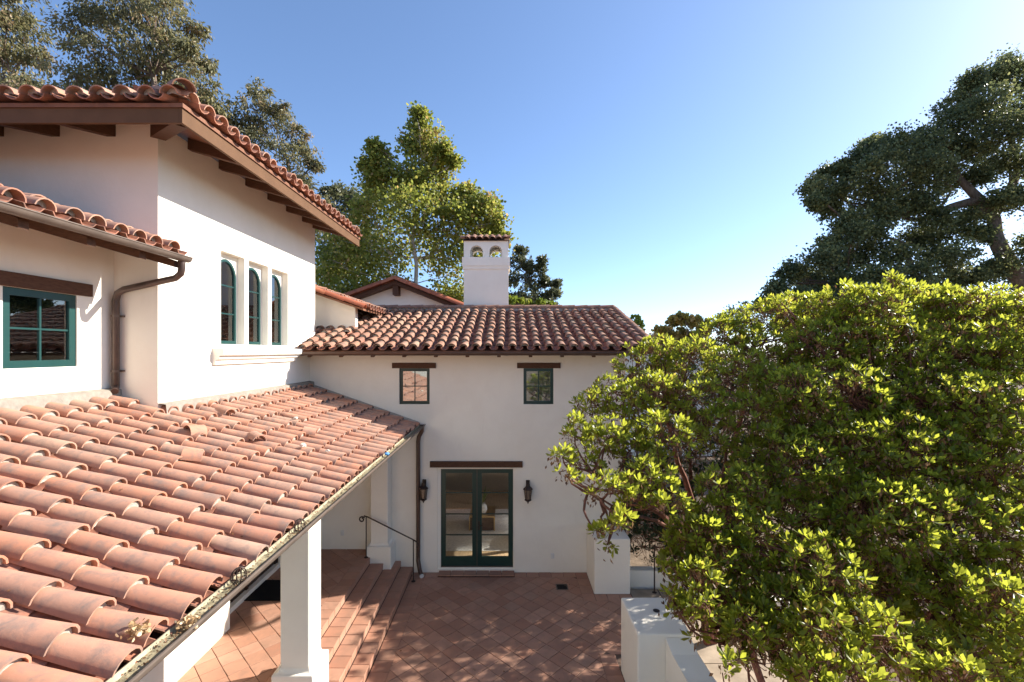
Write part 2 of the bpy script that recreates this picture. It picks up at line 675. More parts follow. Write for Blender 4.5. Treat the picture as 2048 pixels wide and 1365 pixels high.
def diag_tiles(parent, rects, z, name='floor_tile', side=0.298, gap=0.010, mat=FLOORT, phase=(0, 0)):
    h = side / math.sqrt(2)
    phase = (phase[0] % (2 * h), phase[1] % (2 * h))
    q = (side - gap) / math.sqrt(2)
    vs, fs = slab([(q, 0), (0, q), (-q, 0), (0, -q)], -0.02, 0.0)
    me = bpy.data.meshes.new(name)
    me.from_pydata(vs, [], fs)
    me.materials.append(mat)
    for (x0, x1, y0, y1) in rects:
        i0, i1 = int(math.floor((x0 - 1) / h)), int(math.ceil((x1 + 1) / h))
        j0, j1 = int(math.floor((y0 - 1) / h)), int(math.ceil((y1 + 1) / h))
        for i in range(i0, i1):
            for j in range(j0, j1):
                if (i + j) % 2:
                    continue
                cx, cy = i * h + phase[0], j * h + phase[1]
                poly = [(cx + q, cy), (cx, cy + q), (cx - q, cy), (cx, cy - q)]
                cl = clip_poly(poly, x0, x1, y0, y1)
                if len(cl) < 3:
                    continue
                area = abs(sum(cl[a][0] * cl[(a + 1) % len(cl)][1] - cl[(a + 1) % len(cl)][0] * cl[a][1] for a in range(len(cl)))) / 2
                if area < 0.004:
                    continue
                dz = random.uniform(-0.002, 0.002)
                if area > 0.98 * 2 * q * q:
                    M = Matrix.Translation((cx, cy, z + dz)) @ Matrix.Rotation(random.gauss(0, R(.5)), 4, 'Z') @ Matrix.Rotation(random.gauss(0, R(.25)), 4, 'X')
                    link(name, me, parent, M)
                else:
                    v2, f2 = slab(cl, z - 0.02, z + dz)
                    m2 = bpy.data.meshes.new(name)
                    m2.from_pydata(v2, [], f2)
                    m2.materials.append(mat)
                    link(name, m2, parent)


def row_tiles(parent, x0, x1, y0, y1, z, along='y', step=0.30, gap=0.010, name='floor_tile', mat=FLOORT, th=0.02):
    L = (y1 - y0) if along == 'y' else (x1 - x0)
    n = max(1, round(L / step))
    s = L / n
    g = gap / 2
    if along == 'y':
        a, b = (x1 - x0) / 2 - g, s / 2 - g
    else:
        a, b = s / 2 - g, (y1 - y0) / 2 - g
    vs, fs = slab([(a, -b), (a, b), (-a, b), (-a, -b)], -th, 0)
    me = bpy.data.meshes.new(name)
    me.from_pydata(vs, [], fs)
    me.materials.append(mat)
    for k in range(n):
        c = ((x0 + x1) / 2, y0 + (k + .5) * s) if along == 'y' else (x0 + (k + .5) * s, (y0 + y1) / 2)
        M = Matrix.Translation((c[0], c[1], z + random.uniform(-.002, .002))) @ Matrix.Rotation(random.gauss(0, R(.5)), 4, 'Z')
        link(name, me, parent, M)


# ------------------------------------------------------------------ ground, patio, porch floor, steps
g = MB().box(-600, 600, -200, 1500, -0.6, -0.12).build('ground', DIRT)
tag(g, kind='structure')

XB = -2.33       # foot of the lowest step
patio = tag(MB().box(XB, 2.69, 4.0, 11.3, -0.10, -0.008).build('patio', GROUT), kind='structure')
diag_tiles(patio, [(-2.01, 1.60, 6.9, 11.05), (1.60, 2.69, 8.25, 10.0)], 0.0, phase=(0.05, 11.05))
row_tiles(patio, XB, -2.01, 6.9, 11.3, 0.0, 'y')
row_tiles(patio, -2.01, -1.70, 11.05, 11.3, 0.0, 'x')
row_tiles(patio, 0.13, 1.60, 11.05, 11.3, 0.0, 'x', 0.30)
row_tiles(patio, 1.60, 1.88, 10.0, 11.3, 0.0, 'y', 0.30)
row_tiles(patio, 1.88, 2.69, 10.0, 10.28, 0.0, 'x', 0.27)
row_tiles(patio, 1.60, 1.88, 6.9, 8.25, 0.0, 'y', 0.27)
row_tiles(patio, -1.70, 0.13, 11.04, 11.32, 0.045, 'x', 0.305)       # tiled threshold

PZ = 0.56
porch_floor = tag(MB().box(-5.5, -3.25, 4.0, 11.3, -0.10, PZ - 0.008).build('porch_floor', GROUT), kind='structure')
diag_tiles(porch_floor, [(-5.3, -3.54, 6.0, 11.3)], PZ, phase=(-3.54, 11.1))
row_tiles(porch_floor, -3.54, -3.235, 6.0, 11.3, PZ, 'y', 0.30)

steps = thing('steps', 'three long terracotta tiled steps running from the patio up to the porch', 'steps', (-2.8, 9, 0))
core = MB()
for (x0, x1, z) in ((-3.25, -2.955, 0.42), (-3.25, -2.645, 0.28), (-3.25, -2.355, 0.14)):
    core.box(x0, x1, 4.0 + z * .01, 11.299 - z * .01, -0.1 + z * .05, z - 0.010)
core.build('step_core', GROUT, steps)
for (x0, x1, z) in ((-3.235, -2.93, 0.42), (-2.93, -2.62, 0.28), (-2.62, XB, 0.14)):
    row_tiles(steps, x0, x1, 6.0, 11.3, z, 'y', 0.30, name='tread_tile', th=0.03)
for (x, z) in ((-3.235, 0.56), (-2.93, 0.42), (-2.62, 0.28), (XB, 0.14)):
    n = 18
    s = 5.3 / n
    me = MB().box(-0.022, -0.008, -s / 2 + .005, s / 2 - .005, -0.135, -0.032).mesh('riser_tile', FLOORT)
    for k in range(n):
        link('riser_tile', me, steps, Matrix.Translation((x, 6.0 + (k + .5) * s, z)))

path = tag(MB().box(2.69, 9, 5, 10.52, -0.11, -0.015).build('garden_path', GROUT), kind='structure')
px_ = [2.70, 3.35, 4.0, 4.8, 5.5]
py_ = [7.2, 8.0, 8.75, 9.5, 10.1, 10.5]
for i in range(4):
    for j in range(5):
        vs, fs = slab([(px_[i + 1] - .01, py_[j] + .01), (px_[i + 1] - .01, py_[j + 1] - .01), (px_[i] + .01, py_[j + 1] - .01), (px_[i] + .01, py_[j] + .01)], -0.02, random.uniform(-.004, .002))
        m2 = bpy.data.meshes.new('flagstone')
        m2.from_pydata(vs, [], fs)
        m2.materials.append(PATH)
        link('flagstone', m2, path)


# ------------------------------------------------------------------ windows
def rect_window(parent, axis, c, u0, u1, v0, v1, mat, glass, fw=0.065, mw=0.022, nx=2, nz=2, sgn=1, depth=0.06):
    """framed window in the plane axis = c (front face), sgn = direction of the outside along the axis"""
    def B(mb, a0, a1, b0, b1, d0, d1):
        lo, hi = sorted((c - sgn * d0, c - sgn * d1))
        return mb.box(lo, hi, a0, a1, b0, b1) if axis == 0 else mb.box(a0, a1, lo, hi, b0, b1)
    fr = MB()
    B(fr, u0, u1, v0, v0 + fw, 0, depth)
    B(fr, u0, u1, v1 - fw, v1, 0, depth)
    B(fr, u0, u0 + fw, v0 + fw, v1 - fw, 0.001, depth)
    B(fr, u1 - fw, u1, v0 + fw, v1 - fw, 0.001, depth)
    win = fr.build('window', mat, parent)
    iu0, iu1, iv0, iv1 = u0 + fw, u1 - fw, v0 + fw, v1 - fw
    for i in range(1, nx):
        x = iu0 + (iu1 - iu0) * i / nx
        B(MB(), x - mw / 2, x + mw / 2, iv0, iv1, 0.012, 0.04).build('glazing_bar', mat, win)
    for k in range(1, nz):
        z = iv0 + (iv1 - iv0) * k / nz
        B(MB(), iu0, iu1, z - mw / 2, z + mw / 2, 0.014, 0.038).build('glazing_bar', mat, win)
    for i in range(nx):
        for k in range(nz):
            a = iu0 + (iu1 - iu0) * i / nx
            b = iu0 + (iu1 - iu0) * (i + 1) / nx
            e = iv0 + (iv1 - iv0) * k / nz
            f = iv0 + (iv1 - iv0) * (k + 1) / nz
            B(MB(), a, b, e, f, 0.024, 0.028).build('pane', glass, win)
    return win


# ------------------------------------------------------------------ the wing across the courtyard
YW = 11.3
cw = thing('courtyard_wing', 'white stucco wing across the patio with two small upper windows and a glazed double door', 'house wing', (-1, 11.4, 0))
h_win = [(-2.67, -1.93, 4.08, 4.955), (0.352, 1.081, 4.08, 4.955)]
h_door = (-1.74, 0.14, 0.06, 2.545)
mb = MB()
wall(mb, 1, YW, YW + 0.28, -5.6, 2.82, -0.1, 5.36, h_win + [h_door])
wall(mb, 0, 2.82, 2.56, YW + 0.28, 18.0, -0.1, 5.36, [(11.75, 13.2, 0.07, 2.7), (13.3, 14.7, 0.07, 2.7), (14.8, 16.2, 0.07, 2.7)])
mb.box(-5.6, 2.56, 17.75, 18.0, -0.1, 5.36)
mb.prism([(YW + .01, 5.36), (17.99, 5.36), (14.7, 6.45)], 0, 2.57, 2.81)
weld(mb.build('wall', STUCCO, cw))
MB().box(-5.55, 2.55, 11.6, 17.7, 2.82, 3.05).build('ceiling', STUCCO, cw)
for hx in h_win:
    rect_window(cw, 1, YW + 0.05, hx[0], hx[1], hx[2], hx[3], DKGREEN, GLASSU, fw=0.075, sgn=-1)
for x0, x1 in ((-2.84, -1.775), (0.195, 1.25)):
    MB().box(x0, x1, YW - 0.03, YW + 0.1, 4.957, 5.09).build('lintel', WOOD, cw, bevel=0.006)
MB().box(-1.92, 0.33, YW - 0.035, YW + 0.1, 2.55, 2.70).build('lintel', WOOD, cw, bevel=0.006)

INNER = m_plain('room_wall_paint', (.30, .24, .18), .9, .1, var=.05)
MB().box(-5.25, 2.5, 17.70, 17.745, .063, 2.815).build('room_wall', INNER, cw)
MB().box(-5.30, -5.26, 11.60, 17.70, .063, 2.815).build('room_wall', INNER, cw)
# double door
dm = MB()
for (a, b, e, f) in ((-1.74, -1.665, 0.06, 2.545), (0.10, 0.14, 0.06, 2.545), (-1.665, 0.10, 2.50, 2.545), (-1.665, 0.10, 0.06, 0.10)):
    dm.box(a, b, YW + 0.035, YW + 0.2, e, f)
dm.build('door_surround', STUCCO, cw)
for (a, b) in ((-1.663, -0.785), (-0.780, 0.098)):
    lf = MB()
    z0, z1 = 0.105, 2.497
    st = 0.115
    y0, y1 = YW + 0.07, YW + 0.12
    lf.box(a, a + st, y0, y1, z0, z1)
    lf.box(b - st, b, y0, y1, z0, z1)
    lf.box(a + st, b - st, y0 + .001, y1, z0, z0 + 0.24)
    lf.box(a + st, b - st, y0 + .001, y1, z1 - 0.105, z1)
    leaf = lf.build('door_leaf', DKGREEN, cw)
    zs = [z0 + 0.24, 0.873, 1.384, 1.906, z1 - 0.105]
    for z in zs[1:-1]:
        MB().box(a + st, b - st, y0 + .012, y1 - .01, z - .012, z + .012).build('glazing_bar', DKGREEN, leaf)
    for e, f in zip(zs[:-1], zs[1:]):
        MB().box(a + st, b - st, y0 + .024, y0 + .028, e, f).build('pane', GLASSD, leaf)
MB().box(-0.790, -0.775, YW + 0.052, YW + 0.071, 0.105, 2.497).build('astragal', GUTTER, cw)
MB().box(-1.663, 0.098, YW + 0.045, YW + 0.07, 0.102, 0.125).build('door_threshold', GUTTER, cw)
hd = MB().box(-0.75, -0.72, YW + .06, YW + .07, 1.0, 1.22)
hd.tube([(-.735, YW + .06, 1.12), (-.735, YW + .02, 1.12), (-.64, YW + .02, 1.12)], .009, 6)
hd.build('door_handle', IRON, cw)

# roof of the courtyard wing
EY, EZ, SL = 10.55, 5.40, 0.30
RX0, RX1 = -4.83, 3.3
RUN = 4.15
roof = deck('roof', cw, [(RX0 - 1.5, EY + .85, EZ - .03 + SL * .85), (RX1, EY + .85, EZ - .03 + SL * .85), (RX1, EY + RUN, EZ - .03 + SL * RUN), (RX0 - 1.5, EY + RUN, EZ - .03 + SL * RUN)], 0.06)
d2 = MB()
zf = EZ - .03
d2.hexa([(RX0, EY + .02, zf - .06 + SL * .02), (RX1, EY + .02, zf - .06 + SL * .02), (RX1, EY + .85, zf - .06 + SL * .85), (RX0, EY + .85, zf - .06 + SL * .85),
         (RX0, EY + .02, zf + SL * .02), (RX1, EY + .02, zf + SL * .02), (RX1, EY + .85, zf + SL * .85), (RX0, EY + .85, zf + SL * .85)])
yb = EY + 2 * RUN
d2.hexa([(RX0 - 1.5, EY + RUN, zf - .06 + SL * RUN), (RX1, EY + RUN, zf - .06 + SL * RUN), (RX1, yb, zf - .06), (RX0 - 1.5, yb, zf - .06),
         (RX0 - 1.5, EY + RUN, zf + SL * RUN), (RX1, EY + RUN, zf + SL * RUN), (RX1, yb, zf), (RX0 - 1.5, yb, zf)])
d2.build('roof_boards', SOFFIT, roof)


def keep_cw(q, up, e):
    if q.y < 11.75:
        return q.x > -4.72
    return q.x > -5.6


X0cw = RX1 - 0.28 * 32
tile_roof(roof, (X0cw, EY, EZ), (1, 0, 0), (0, -1), SL, 0.28 * 32 + .01, RUN - .1, 0.28, 0.42, COVER2, keep_cw, pans='join', fat=.93, tilt=4.5)
zr = EZ + SL * RUN
n = 21
for k in range(n):
    x = RX1 - 0.02 - k * 0.40
    M = Matrix.Translation((x, EY + RUN + .02, zr + .085)) @ Matrix.Rotation(R(random.gauss(-1.6, .5)), 4, 'Y') @ Matrix.Rotation(R(random.gauss(0, 1.2)), 4, 'Z')
    link('ridge_tile', RIDGEM, roof, M)
mm = MB().box(RX0, RX1 - .05, EY + RUN - .13, EY + RUN + .15, zr - .06, zr + .065)
tag(mm.build('ridge_mortar', MORTAR, roof), kind='stuff')
# gable edge tiles on the right end
for k in range(11):
    q = Vector((RX1 + .04, EY + .0 + k * .40, EZ + SL * k * .40 + .05))
    X, Y, Z = frame_of((0, -1), SL)
    M = Matrix.Translation(q) @ Matrix((X, Y, Z)).transposed().to_4x4() @ Matrix.Rotation(R(2), 4, 'Y')
    link('roof_tile', COVER2, roof, M)
gz = EZ - 0.065
half_gutter((-4.80, EY - .05, gz), (2.95, EY - .05, gz), 0.062, (0, -1, 0), BRONZE, GUTIN, cw)
for k in range(11):
    x = -4.55 + k * .72
    if x < 2.6:
        MB().hexa([(x - .04, EY + .03, zf - .135), (x + .04, EY + .03, zf - .135), (x + .04, YW, zf - .135 + SL * .75), (x - .04, YW, zf - .135 + SL * .75),
                   (x - .04, EY + .03, zf - .07), (x + .04, EY + .03, zf - .07), (x + .04, YW, zf - .07 + SL * .75), (x - .04, YW, zf - .07 + SL * .75)]).build('rafter', WOOD, cw)
MB().tube([(2.93, EY - .05, gz - .05), (2.93, EY - .05, gz - .22), (2.90, EY + .1, gz - .36), (2.80, YW - .12, gz - .66), (2.78, YW - .06, gz - .78), (2.78, YW - .06, .1)], .042, 8).build('downspout', BRONZE, cw, smooth=True)

# chimney on the far slope
ch = MB()
cx0, cx1, cy0, cy1 = -1.46, -0.02, 15.0, 16.0
wall(ch, 1, cy0, cy0 + .001, cx0, cx0 + .001, 5, 5.001)
ch = MB().box(cx0, cx1, cy0, cy1, 5.6, 8.02)
ch.box(cx0 - .03, cx1 + .03, cy0 - .03, cy1 + .03, 8.02, 8.12)
ch.box(cx0 - .05, cx1 + .05, cy0 - .05, cy1 + .05, 8.12, 8.40)
# arcaded top: posts with round-headed openings on all sides
zt0, zt1 = 8.40, 8.93


def arch_wall(mb, u0, u1, c0, c1, axis, openings, z0, z1):
    """wall with round-headed openings (u centre, half width, spring z)"""
    us = [u0]
    for (uc, hw, zs) in openings:
        us += [uc - hw, uc + hw]
    us.append(u1)

    def poly(pts):
        mb.prism(pts, 1 if axis == 1 else 0, c0, c1)
    for i in range(0, len(us), 2):
        poly([(us[i], z0), (us[i + 1], z0), (us[i + 1], z1), (us[i], z1)])
    for (uc, hw, zs) in openings:
        n_ = 10
        for k in range(n_):
            a, b = math.pi * k / n_, math.pi * (k + 1) / n_
            p = (uc + hw * math.cos(a), zs + hw * math.sin(a))
            q = (uc + hw * math.cos(b), zs + hw * math.sin(b))
            poly([(q[0], q[1]), (p[0], p[1]), (p[0], z1), (q[0], z1)])


ch2 = MB()
ops = [(-1.05, 0.205, 8.58), (-0.43, 0.205, 8.58)]
arch_wall(ch2, cx0, cx1, cy0, cy0 + .26, 1, ops, zt0, zt1)
arch_wall(ch2, cx0, cx1, cy1 - .26, cy1, 1, ops, zt0, zt1)
ch2.box(cx0, cx0 + .25, cy0 + .26, cy1 - .26, zt0, zt1)
ch2.box(cx1 - .25, cx1, cy0 + .26, cy1 - .26, zt0, zt1)
ch.add(ch2.v, ch2.f)
chim = weld(ch.build('chimney', STUCCO, cw))
MB().prism([(cy0 - .08, zt1 + .001), (cy1 + .08, zt1 + .001), (15.5, zt1 + .20)], 0, cx0 - .03, cx1 + .03).build('cap_deck', DECK, chim)
X, Y, Z = frame_of((0, -1), .36)
for sgn in (-1, 1):
    X, Y, Z = frame_of((0, sgn), .36)
    for i in range(7):
        for j in range(2):
            q = Vector((cx0 + (i + .5) * (cx1 - cx0) / 7 * 1.0, 15.5 + sgn * (.62 - j * .30), zt1 + .03 + .108 * j))
            M = Matrix.Translation(q) @ Matrix((X, Y, Z)).transposed().to_4x4() @ Matrix.Rotation(R(2), 4, 'Y') @ Matrix.Rotation(random.gauss(0, R(2)), 4, 'Z') @ Matrix.Diagonal((.8, .92, .9, 1))
            link('roof_tile', COVER2, chim, M)
for k in range(4):
    M = Matrix.Translation((cx1 + .06 - k * .40, 15.5, zt1 + .21)) @ Matrix.Diagonal((1, .8, .8, 1))
    link('ridge_tile', RIDGEM, chim, M)

# room behind the glazed door
rf = tag(MB().box(-5.3, 2.55, 11.585, 17.74, -0.08, 0.062).build('room_floor', m_plain('oak_boards', (0.52, 0.37, 0.22), .35, .4, var=.2, scale=3, stretch=(9, 1, 1))), kind='structure')
rug = tag(MB().box(-2.4, 1.0, 12.35, 15.6, 0.064, 0.074).build('rug', m_plain('wool_rug', (0.74, 0.72, 0.68), .95, .05, var=.18, scale=14, bump=.4)), 'pale grey wool rug on the floor behind the glazed door', 'rug')
tb = thing('coffee_table', 'low box table with a thin brass edge standing on the rug', 'table', (-.85, 14.0, .074))
tw = m_plain('walnut', (0.10, 0.06, 0.035), .5, .4, var=.3, scale=5, stretch=(1, 6, 6))
br = m_plain('brass', (0.55, 0.38, 0.16), .3, .5, .8, var=.1)
MB().box(-1.16, -.44, 13.72, 14.6, .09, .47).build('table_body', tw, tb)
e = MB()
for (x0, x1, z0, z1) in ((-1.18, -1.15, .075, .50), (-.45, -.42, .075, .50), (-1.15, -.45, .472, .50)):
    e.box(x0, x1, 13.70, 13.73, z0, z1)
e.box(-1.18, -.42, 13.73, 14.62, .472, .50)
e.build('table_edge', br, tb)
vs_ = thing('vase', 'white round vase with green stems on the box table', 'vase', (-.80, 13.95, .50))
MB().lathe([(.07, 0), (.12, .06), (.145, .15), (.13, .24), (.08, .29), (.095, .32), (.075, .32), (.06, .27)], -.80, 13.95, .501, 16).build('vase_body', PLASTIC, vs_, smooth=True)
pl = MB()
for k in range(16):
    a = random.uniform(0, 6.28)
    ln = random.uniform(.25, .55)
    b = Vector((-.80, 13.95, .78))
    tip = b + Vector((math.cos(a) * .18 + .06, math.sin(a) * .12, ln))
    side = Vector((math.sin(a), -math.cos(a), 0)) * .022
    mid = (b + tip) / 2 + Vector((0, 0, .05))
    pl.add([b, mid - side, tip, mid + side], [(0, 1, 2, 3)])
pl.build('stems', m_plain('vase_leaf', (0.12, 0.17, 0.04), .5, .3), vs_)
tvv = thing('television', 'wide black television on the back wall of the room behind the door', 'television', (-.7, 17.6, 1.2))
MB().box(-1.5, .45, 17.62, 17.699, 1.05, 2.15).build('tv_case', m_plain('tv_black', (.01, .01, .011), .3, .5), tvv, bevel=.01)
MB().box(-1.46, .41, 17.612, 17.622, 1.09, 2.11).build('screen', m_plain('screen_black', (.006, .006, .008), .12, .5), tvv)
ar = thing('armchair', 'dark upholstered armchair behind the right door leaf', 'armchair', (.55, 13.1, .06))
fab = m_plain('dark_fabric', (0.055, 0.05, 0.047), .9, .1, var=.2, scale=40, bump=.3)
MB().box(.25, .95, 12.8, 13.5, .2, .46).build('seat', fab, ar, bevel=.04)
MB().box(.80, .98, 12.8, 13.5, .462, .92).build('backrest', fab, ar, bevel=.04)
for y in (12.68, 13.505):
    MB().box(.25, .98, y, y + .115, .18, .66).build('armrest', fab, ar, bevel=.03)
for x in (.3, .9):
    for y in (12.74, 13.56):
        MB().box(x - .02, x + .02, y - .02, y + .02, .064, .19).build('leg', tw, ar)


# ------------------------------------------------------------------ tall house with the hipped eaves (left)
XT, YT = -4.84, 6.41
th = thing('tall_house', 'tall white stucco house with three arched windows and deep hipped eaves', 'house', (-7, 9, 0))
niches = [(7.81, 8.51), (8.64, 9.34), (9.48, 10.18)]
nz0, nz1 = 5.49, 7.07
mb = MB()
# face towards the patio: the upper wall with niches, the lower wall with the porch door
wall(mb, 0, XT, XT - .13, YT, 11.6, 4.2, 8.52, [(a, b, nz0, nz1) for a, b in niches])
wall(mb, 1, YT, YT + .25, -10.5, XT - .1301, 4.2, 8.60)
mb.box(-10.5, XT - .131, 11.35, 11.6, 5.3, 8.60)
weld(mb.build('wall', STUCCO, th))
mb = MB()
wall(mb, 0, XT, XT - .30, 4.0, 11.299, PZ - .02, 4.2, [(8.06, 10.35, PZ - .02, 2.85)])
weld(mb.build('lower_wall', STUCCO, th))
# back plate of the niches with arched openings
bp = MB()
ops = [((a + b) / 2, .30, 6.685) for a, b in niches]
arch_wall(bp, YT + .26, 11.34, XT - .19, XT - .131, 0, [], 4.3, 5.49)
arch_wall(bp, YT + .26, 11.34, XT - .19, XT - .131, 0, ops, 5.49, 7.3)
weld(bp.build('niche_back', STUCCO, th))
CURT = m_plain('curtain', (.46, .41, .36), .9, .1, var=.3, scale=4, stretch=(1, 9, .3))
for (a, b) in niches:
    yc = (a + b) / 2
    x0, x1 = XT - .17, XT - .125
    outer = [(yc - .30, 5.495)] + [(yc + .30, 5.495)] + [(yc + .30 * math.cos(t), 6.685 + .30 * math.sin(t)) for t in [math.pi * k / 14 for k in range(15)]]
    inner = [(yc - .255, 5.555)] + [(yc + .255, 5.555)] + [(yc + .255 * math.cos(t), 6.685 + .255 * math.sin(t)) for t in [math.pi * k / 14 for k in range(15)]]
    n = len(outer)
    fm = MB()
    vs = [(x1, *p) for p in outer] + [(x1, *p) for p in inner] + [(x0, *p) for p in outer] + [(x0, *p) for p in inner]
    fs = []
    for i in range(n):
        j = (i + 1) % n
        fs += [(i, j, n + j, n + i), (2 * n + i, 3 * n + i, 3 * n + j, 2 * n + j), (i, 2 * n + i, 2 * n + j, j), (n + i, n + j, 3 * n + j, 3 * n + i)]
    fm.add(vs, fs)
    win = fm.build('arched_window', GREEN, th)
    for z in (6.03, 6.52):
        MB().box(x0 + .01, x1 - .008, yc - .258, yc + .258, z - .011, z + .011).build('glazing_bar', GREEN, win)
    MB().box(x0 + .012, x1 - .010, yc - .011, yc + .011, 5.55, 5.552).build('bar_foot', GREEN, win)
    cuts = [5.555, 6.03, 6.52, 6.95]
    for k in range(3):
        z0, z1 = cuts[k], cuts[k + 1]
        if k < 2:
            pts = [(yc - .257, z0), (yc + .257, z0), (yc + .257, z1), (yc - .257, z1)]
        else:
            pts = [(yc - .257, z0), (yc + .257, z0)] + [(yc + .257 * math.cos(t), 6.685 + .257 * math.sin(t)) for t in [math.pi * q / 14 for q in range(15)]]
        MB().prism(pts, 0, x0 + .018, x0 + .022).build('pane', GLASS, win)
    cu = MB()
    for k in range(14):
        y = yc - .34 + .68 * k / 13
        y2 = yc - .34 + .68 * (k + 1) / 13
        xa, xb = XT - .42 - .03 * (k % 2), XT - .42 - .03 * ((k + 1) % 2)
        if k in (4, 5, 6):
            continue
        cu.add([(xa, y, 5.3), (xb, y2, 5.3), (xb, y2, 7.1), (xa, y, 7.1)], [(0, 1, 2, 3)])
    cu.build('curtain', CURT, win)
# moulded sill
prof = [(XT, 5.15), (XT + .05, 5.15), (XT + .055, 5.155), (XT + .06, 5.225), (XT + .095, 5.232), (XT + .115, 5.25), (XT + .12, 5.295), (XT + .175, 5.30), (XT + .19, 5.315), (XT + .19, 5.395), (XT + .175, 5.415), (XT, 5.425)]
MB().prism(prof, 1, 7.58, 10.47).build('window_sill', STUCCO, th)
# flashing strip of mortar where the porch roof meets the walls is built with the porch
# hipped roof
XE, YE, ZE, S = -3.84, 5.49, 8.34, 0.33
XB_, ZB_ = -8.2, 8.34 + .33 * 4.0
Y_END = 12.12
hp = MB()
ztop = lambda dd: ZE - .03 + S * dd
a = Vector((XE - .04, YE + .04, ztop(.04)))
b = Vector((XE - .04, Y_END, ztop(.04)))
hipin = Vector((XE - 3.4, YE + 3.4, ztop(3.4)))
c_ = Vector((XE - 3.4, Y_END, ztop(3.4)))
l0 = Vector((-11, YE + .04, ztop(.04)))
l1 = Vector((-11, YE + 3.4, ztop(3.4)))
for quad in ((a, b, c_, hipin), (l0, a, hipin, l1)):
    dn = Vector((0, 0, .05))
    hp.hexa([p - dn for p in quad] + list(quad))
troof = weld(hp.build('roof', SOFFIT, th))


tile_roof(troof, (XE, YE + .02, ZE), (0, 1, 0), (1, 0), S, Y_END - YE, 2.2, .28, .385, COVER, lambda q, u, e: (XE - q.x) < (q.y - YE) + .10, pans='eave')
tile_roof(troof, (XE - .02, YE, ZE), (-1, 0, 0), (0, -1), S, 6.5, 2.2, .28, .385, COVER, lambda q, u, e: (q.y - YE) < (XE - q.x) + .10, pans='eave')
hx = Vector((1, -1, -S)).normalized()
hz = Vector((S, -S, 2)).normalized()
hy = hz.cross(hx)
for k in range(7):
    q = Vector((XE + .03, YE - .03, ZE + .11)) - hx * (.42 * k)
    link('hip_tile', RIDGEM if k else RIDGEM, troof, Matrix.Translation(q) @ Matrix((hx, hy, hz)).transposed().to_4x4() @ Matrix.Rotation(R(2.5 if k else 8), 4, 'Y'))
# fascia boards
FZ0, FZ1 = 8.095, 8.305
MB().box(XE - .10, XE - .06, YE + .06, Y_END, FZ0, FZ1).build('fascia', FASCIA, th, bevel=.003)
MB().box(-11, XE - .101, YE + .06, YE + .10, FZ0, FZ1).build('fascia', FASCIA, th, bevel=.003)
# rafters under both eaves
for y in (7.05, 7.80, 8.58, 9.36, 10.14, 10.92, 11.50):
    x0, x1 = XE - .101, XT
    z0a, z1a = ztop(XE - x0) - .055, ztop(XE - x1) - .055
    MB().hexa([(x1, y - .05, z1a - .17), (x0, y - .05, z0a - .13), (x0, y + .05, z0a - .13), (x1, y + .05, z1a - .17),
               (x1, y - .05, z1a), (x0, y - .05, z0a), (x0, y + .05, z0a), (x1, y + .05, z1a)]).build('rafter', WOOD, th)
for x in (-5.48, -6.25, -7.02, -7.79, -8.56):
    y0, y1 = YE + .101, YT
    z0a, z1a = ztop(y0 - YE) - .055, ztop(y1 - YE) - .055
    MB().hexa([(x - .06, y0, z0a - .17), (x + .06, y0, z0a - .17), (x + .06, y1, z1a - .23), (x - .06, y1, z1a - .23),
               (x - .06, y0, z0a), (x + .06, y0, z0a), (x + .06, y1, z1a), (x - .06, y1, z1a)]).build('rafter', WOOD, th)
# diagonal hip rafter at the corner
pa, pb = Vector((XE - .16, YE + .16, ztop(.16) - .056)), Vector((XT, YT + .0, ztop(.92) - .056))
sd_ = Vector((1, 1, 0)).normalized() * .085
dn0, dn1 = Vector((0, 0, .20)), Vector((0, 0, .26))
MB().hexa([pa - sd_ - dn0, pa + sd_ - dn0, pb + sd_ - dn1, pb - sd_ - dn1, pa - sd_, pa + sd_, pb + sd_, pb - sd_]).build('hip_rafter', WOOD, th)
MB().box(-11, XT + .001, 11.6, 11.61, 8.2, 8.5).build('rear_board', SOFFIT, th)

# low annex behind the tall house: its verge and eave show beside the corner
an = MB()
wall(an, 1, 12.25, 12.45, -8.5, -4.05, 4.8, 6.52)
an.prism([(-8.5, 6.52), (-4.05, 6.52), (-6.2, 7.25)], 1, 12.251, 12.449)
an.build('annex_wall', STUCCO, th)
aX0, aZ0, aS = -3.75, 6.47, 0.34
ar_ = MB()
ar_.hexa([(-6.3, 11.95, aZ0 + aS * 2.55 - .05), (aX0, 11.95, aZ0 - .05), (aX0, 16.0, aZ0 - .05), (-6.3, 16.0, aZ0 + aS * 2.55 - .05),
          (-6.3, 11.95, aZ0 + aS * 2.55), (aX0, 11.95, aZ0), (aX0, 16.0, aZ0), (-6.3, 16.0, aZ0 + aS * 2.55)])
aroof = ar_.build('annex_roof', SOFFIT, th)
X, Y, Z = frame_of((1, 0), aS)
for k in range(5):
    q = Vector((aX0 + .03, 11.97, aZ0 + .0)) - X * (.53 * k)
    M = Matrix.Translation(q) @ Matrix((X, Y, Z)).transposed().to_4x4() @ Matrix.Rotation(R(2), 4, 'Y')
    link('rake_tile', RAKEM, aroof, M)
tile_roof(aroof, (aX0 + .06, 12.08, aZ0 + .01), (0, 1, 0), (1, 0), aS, 3.6, 2.2, .25, .40, COVER, None, pans='join')


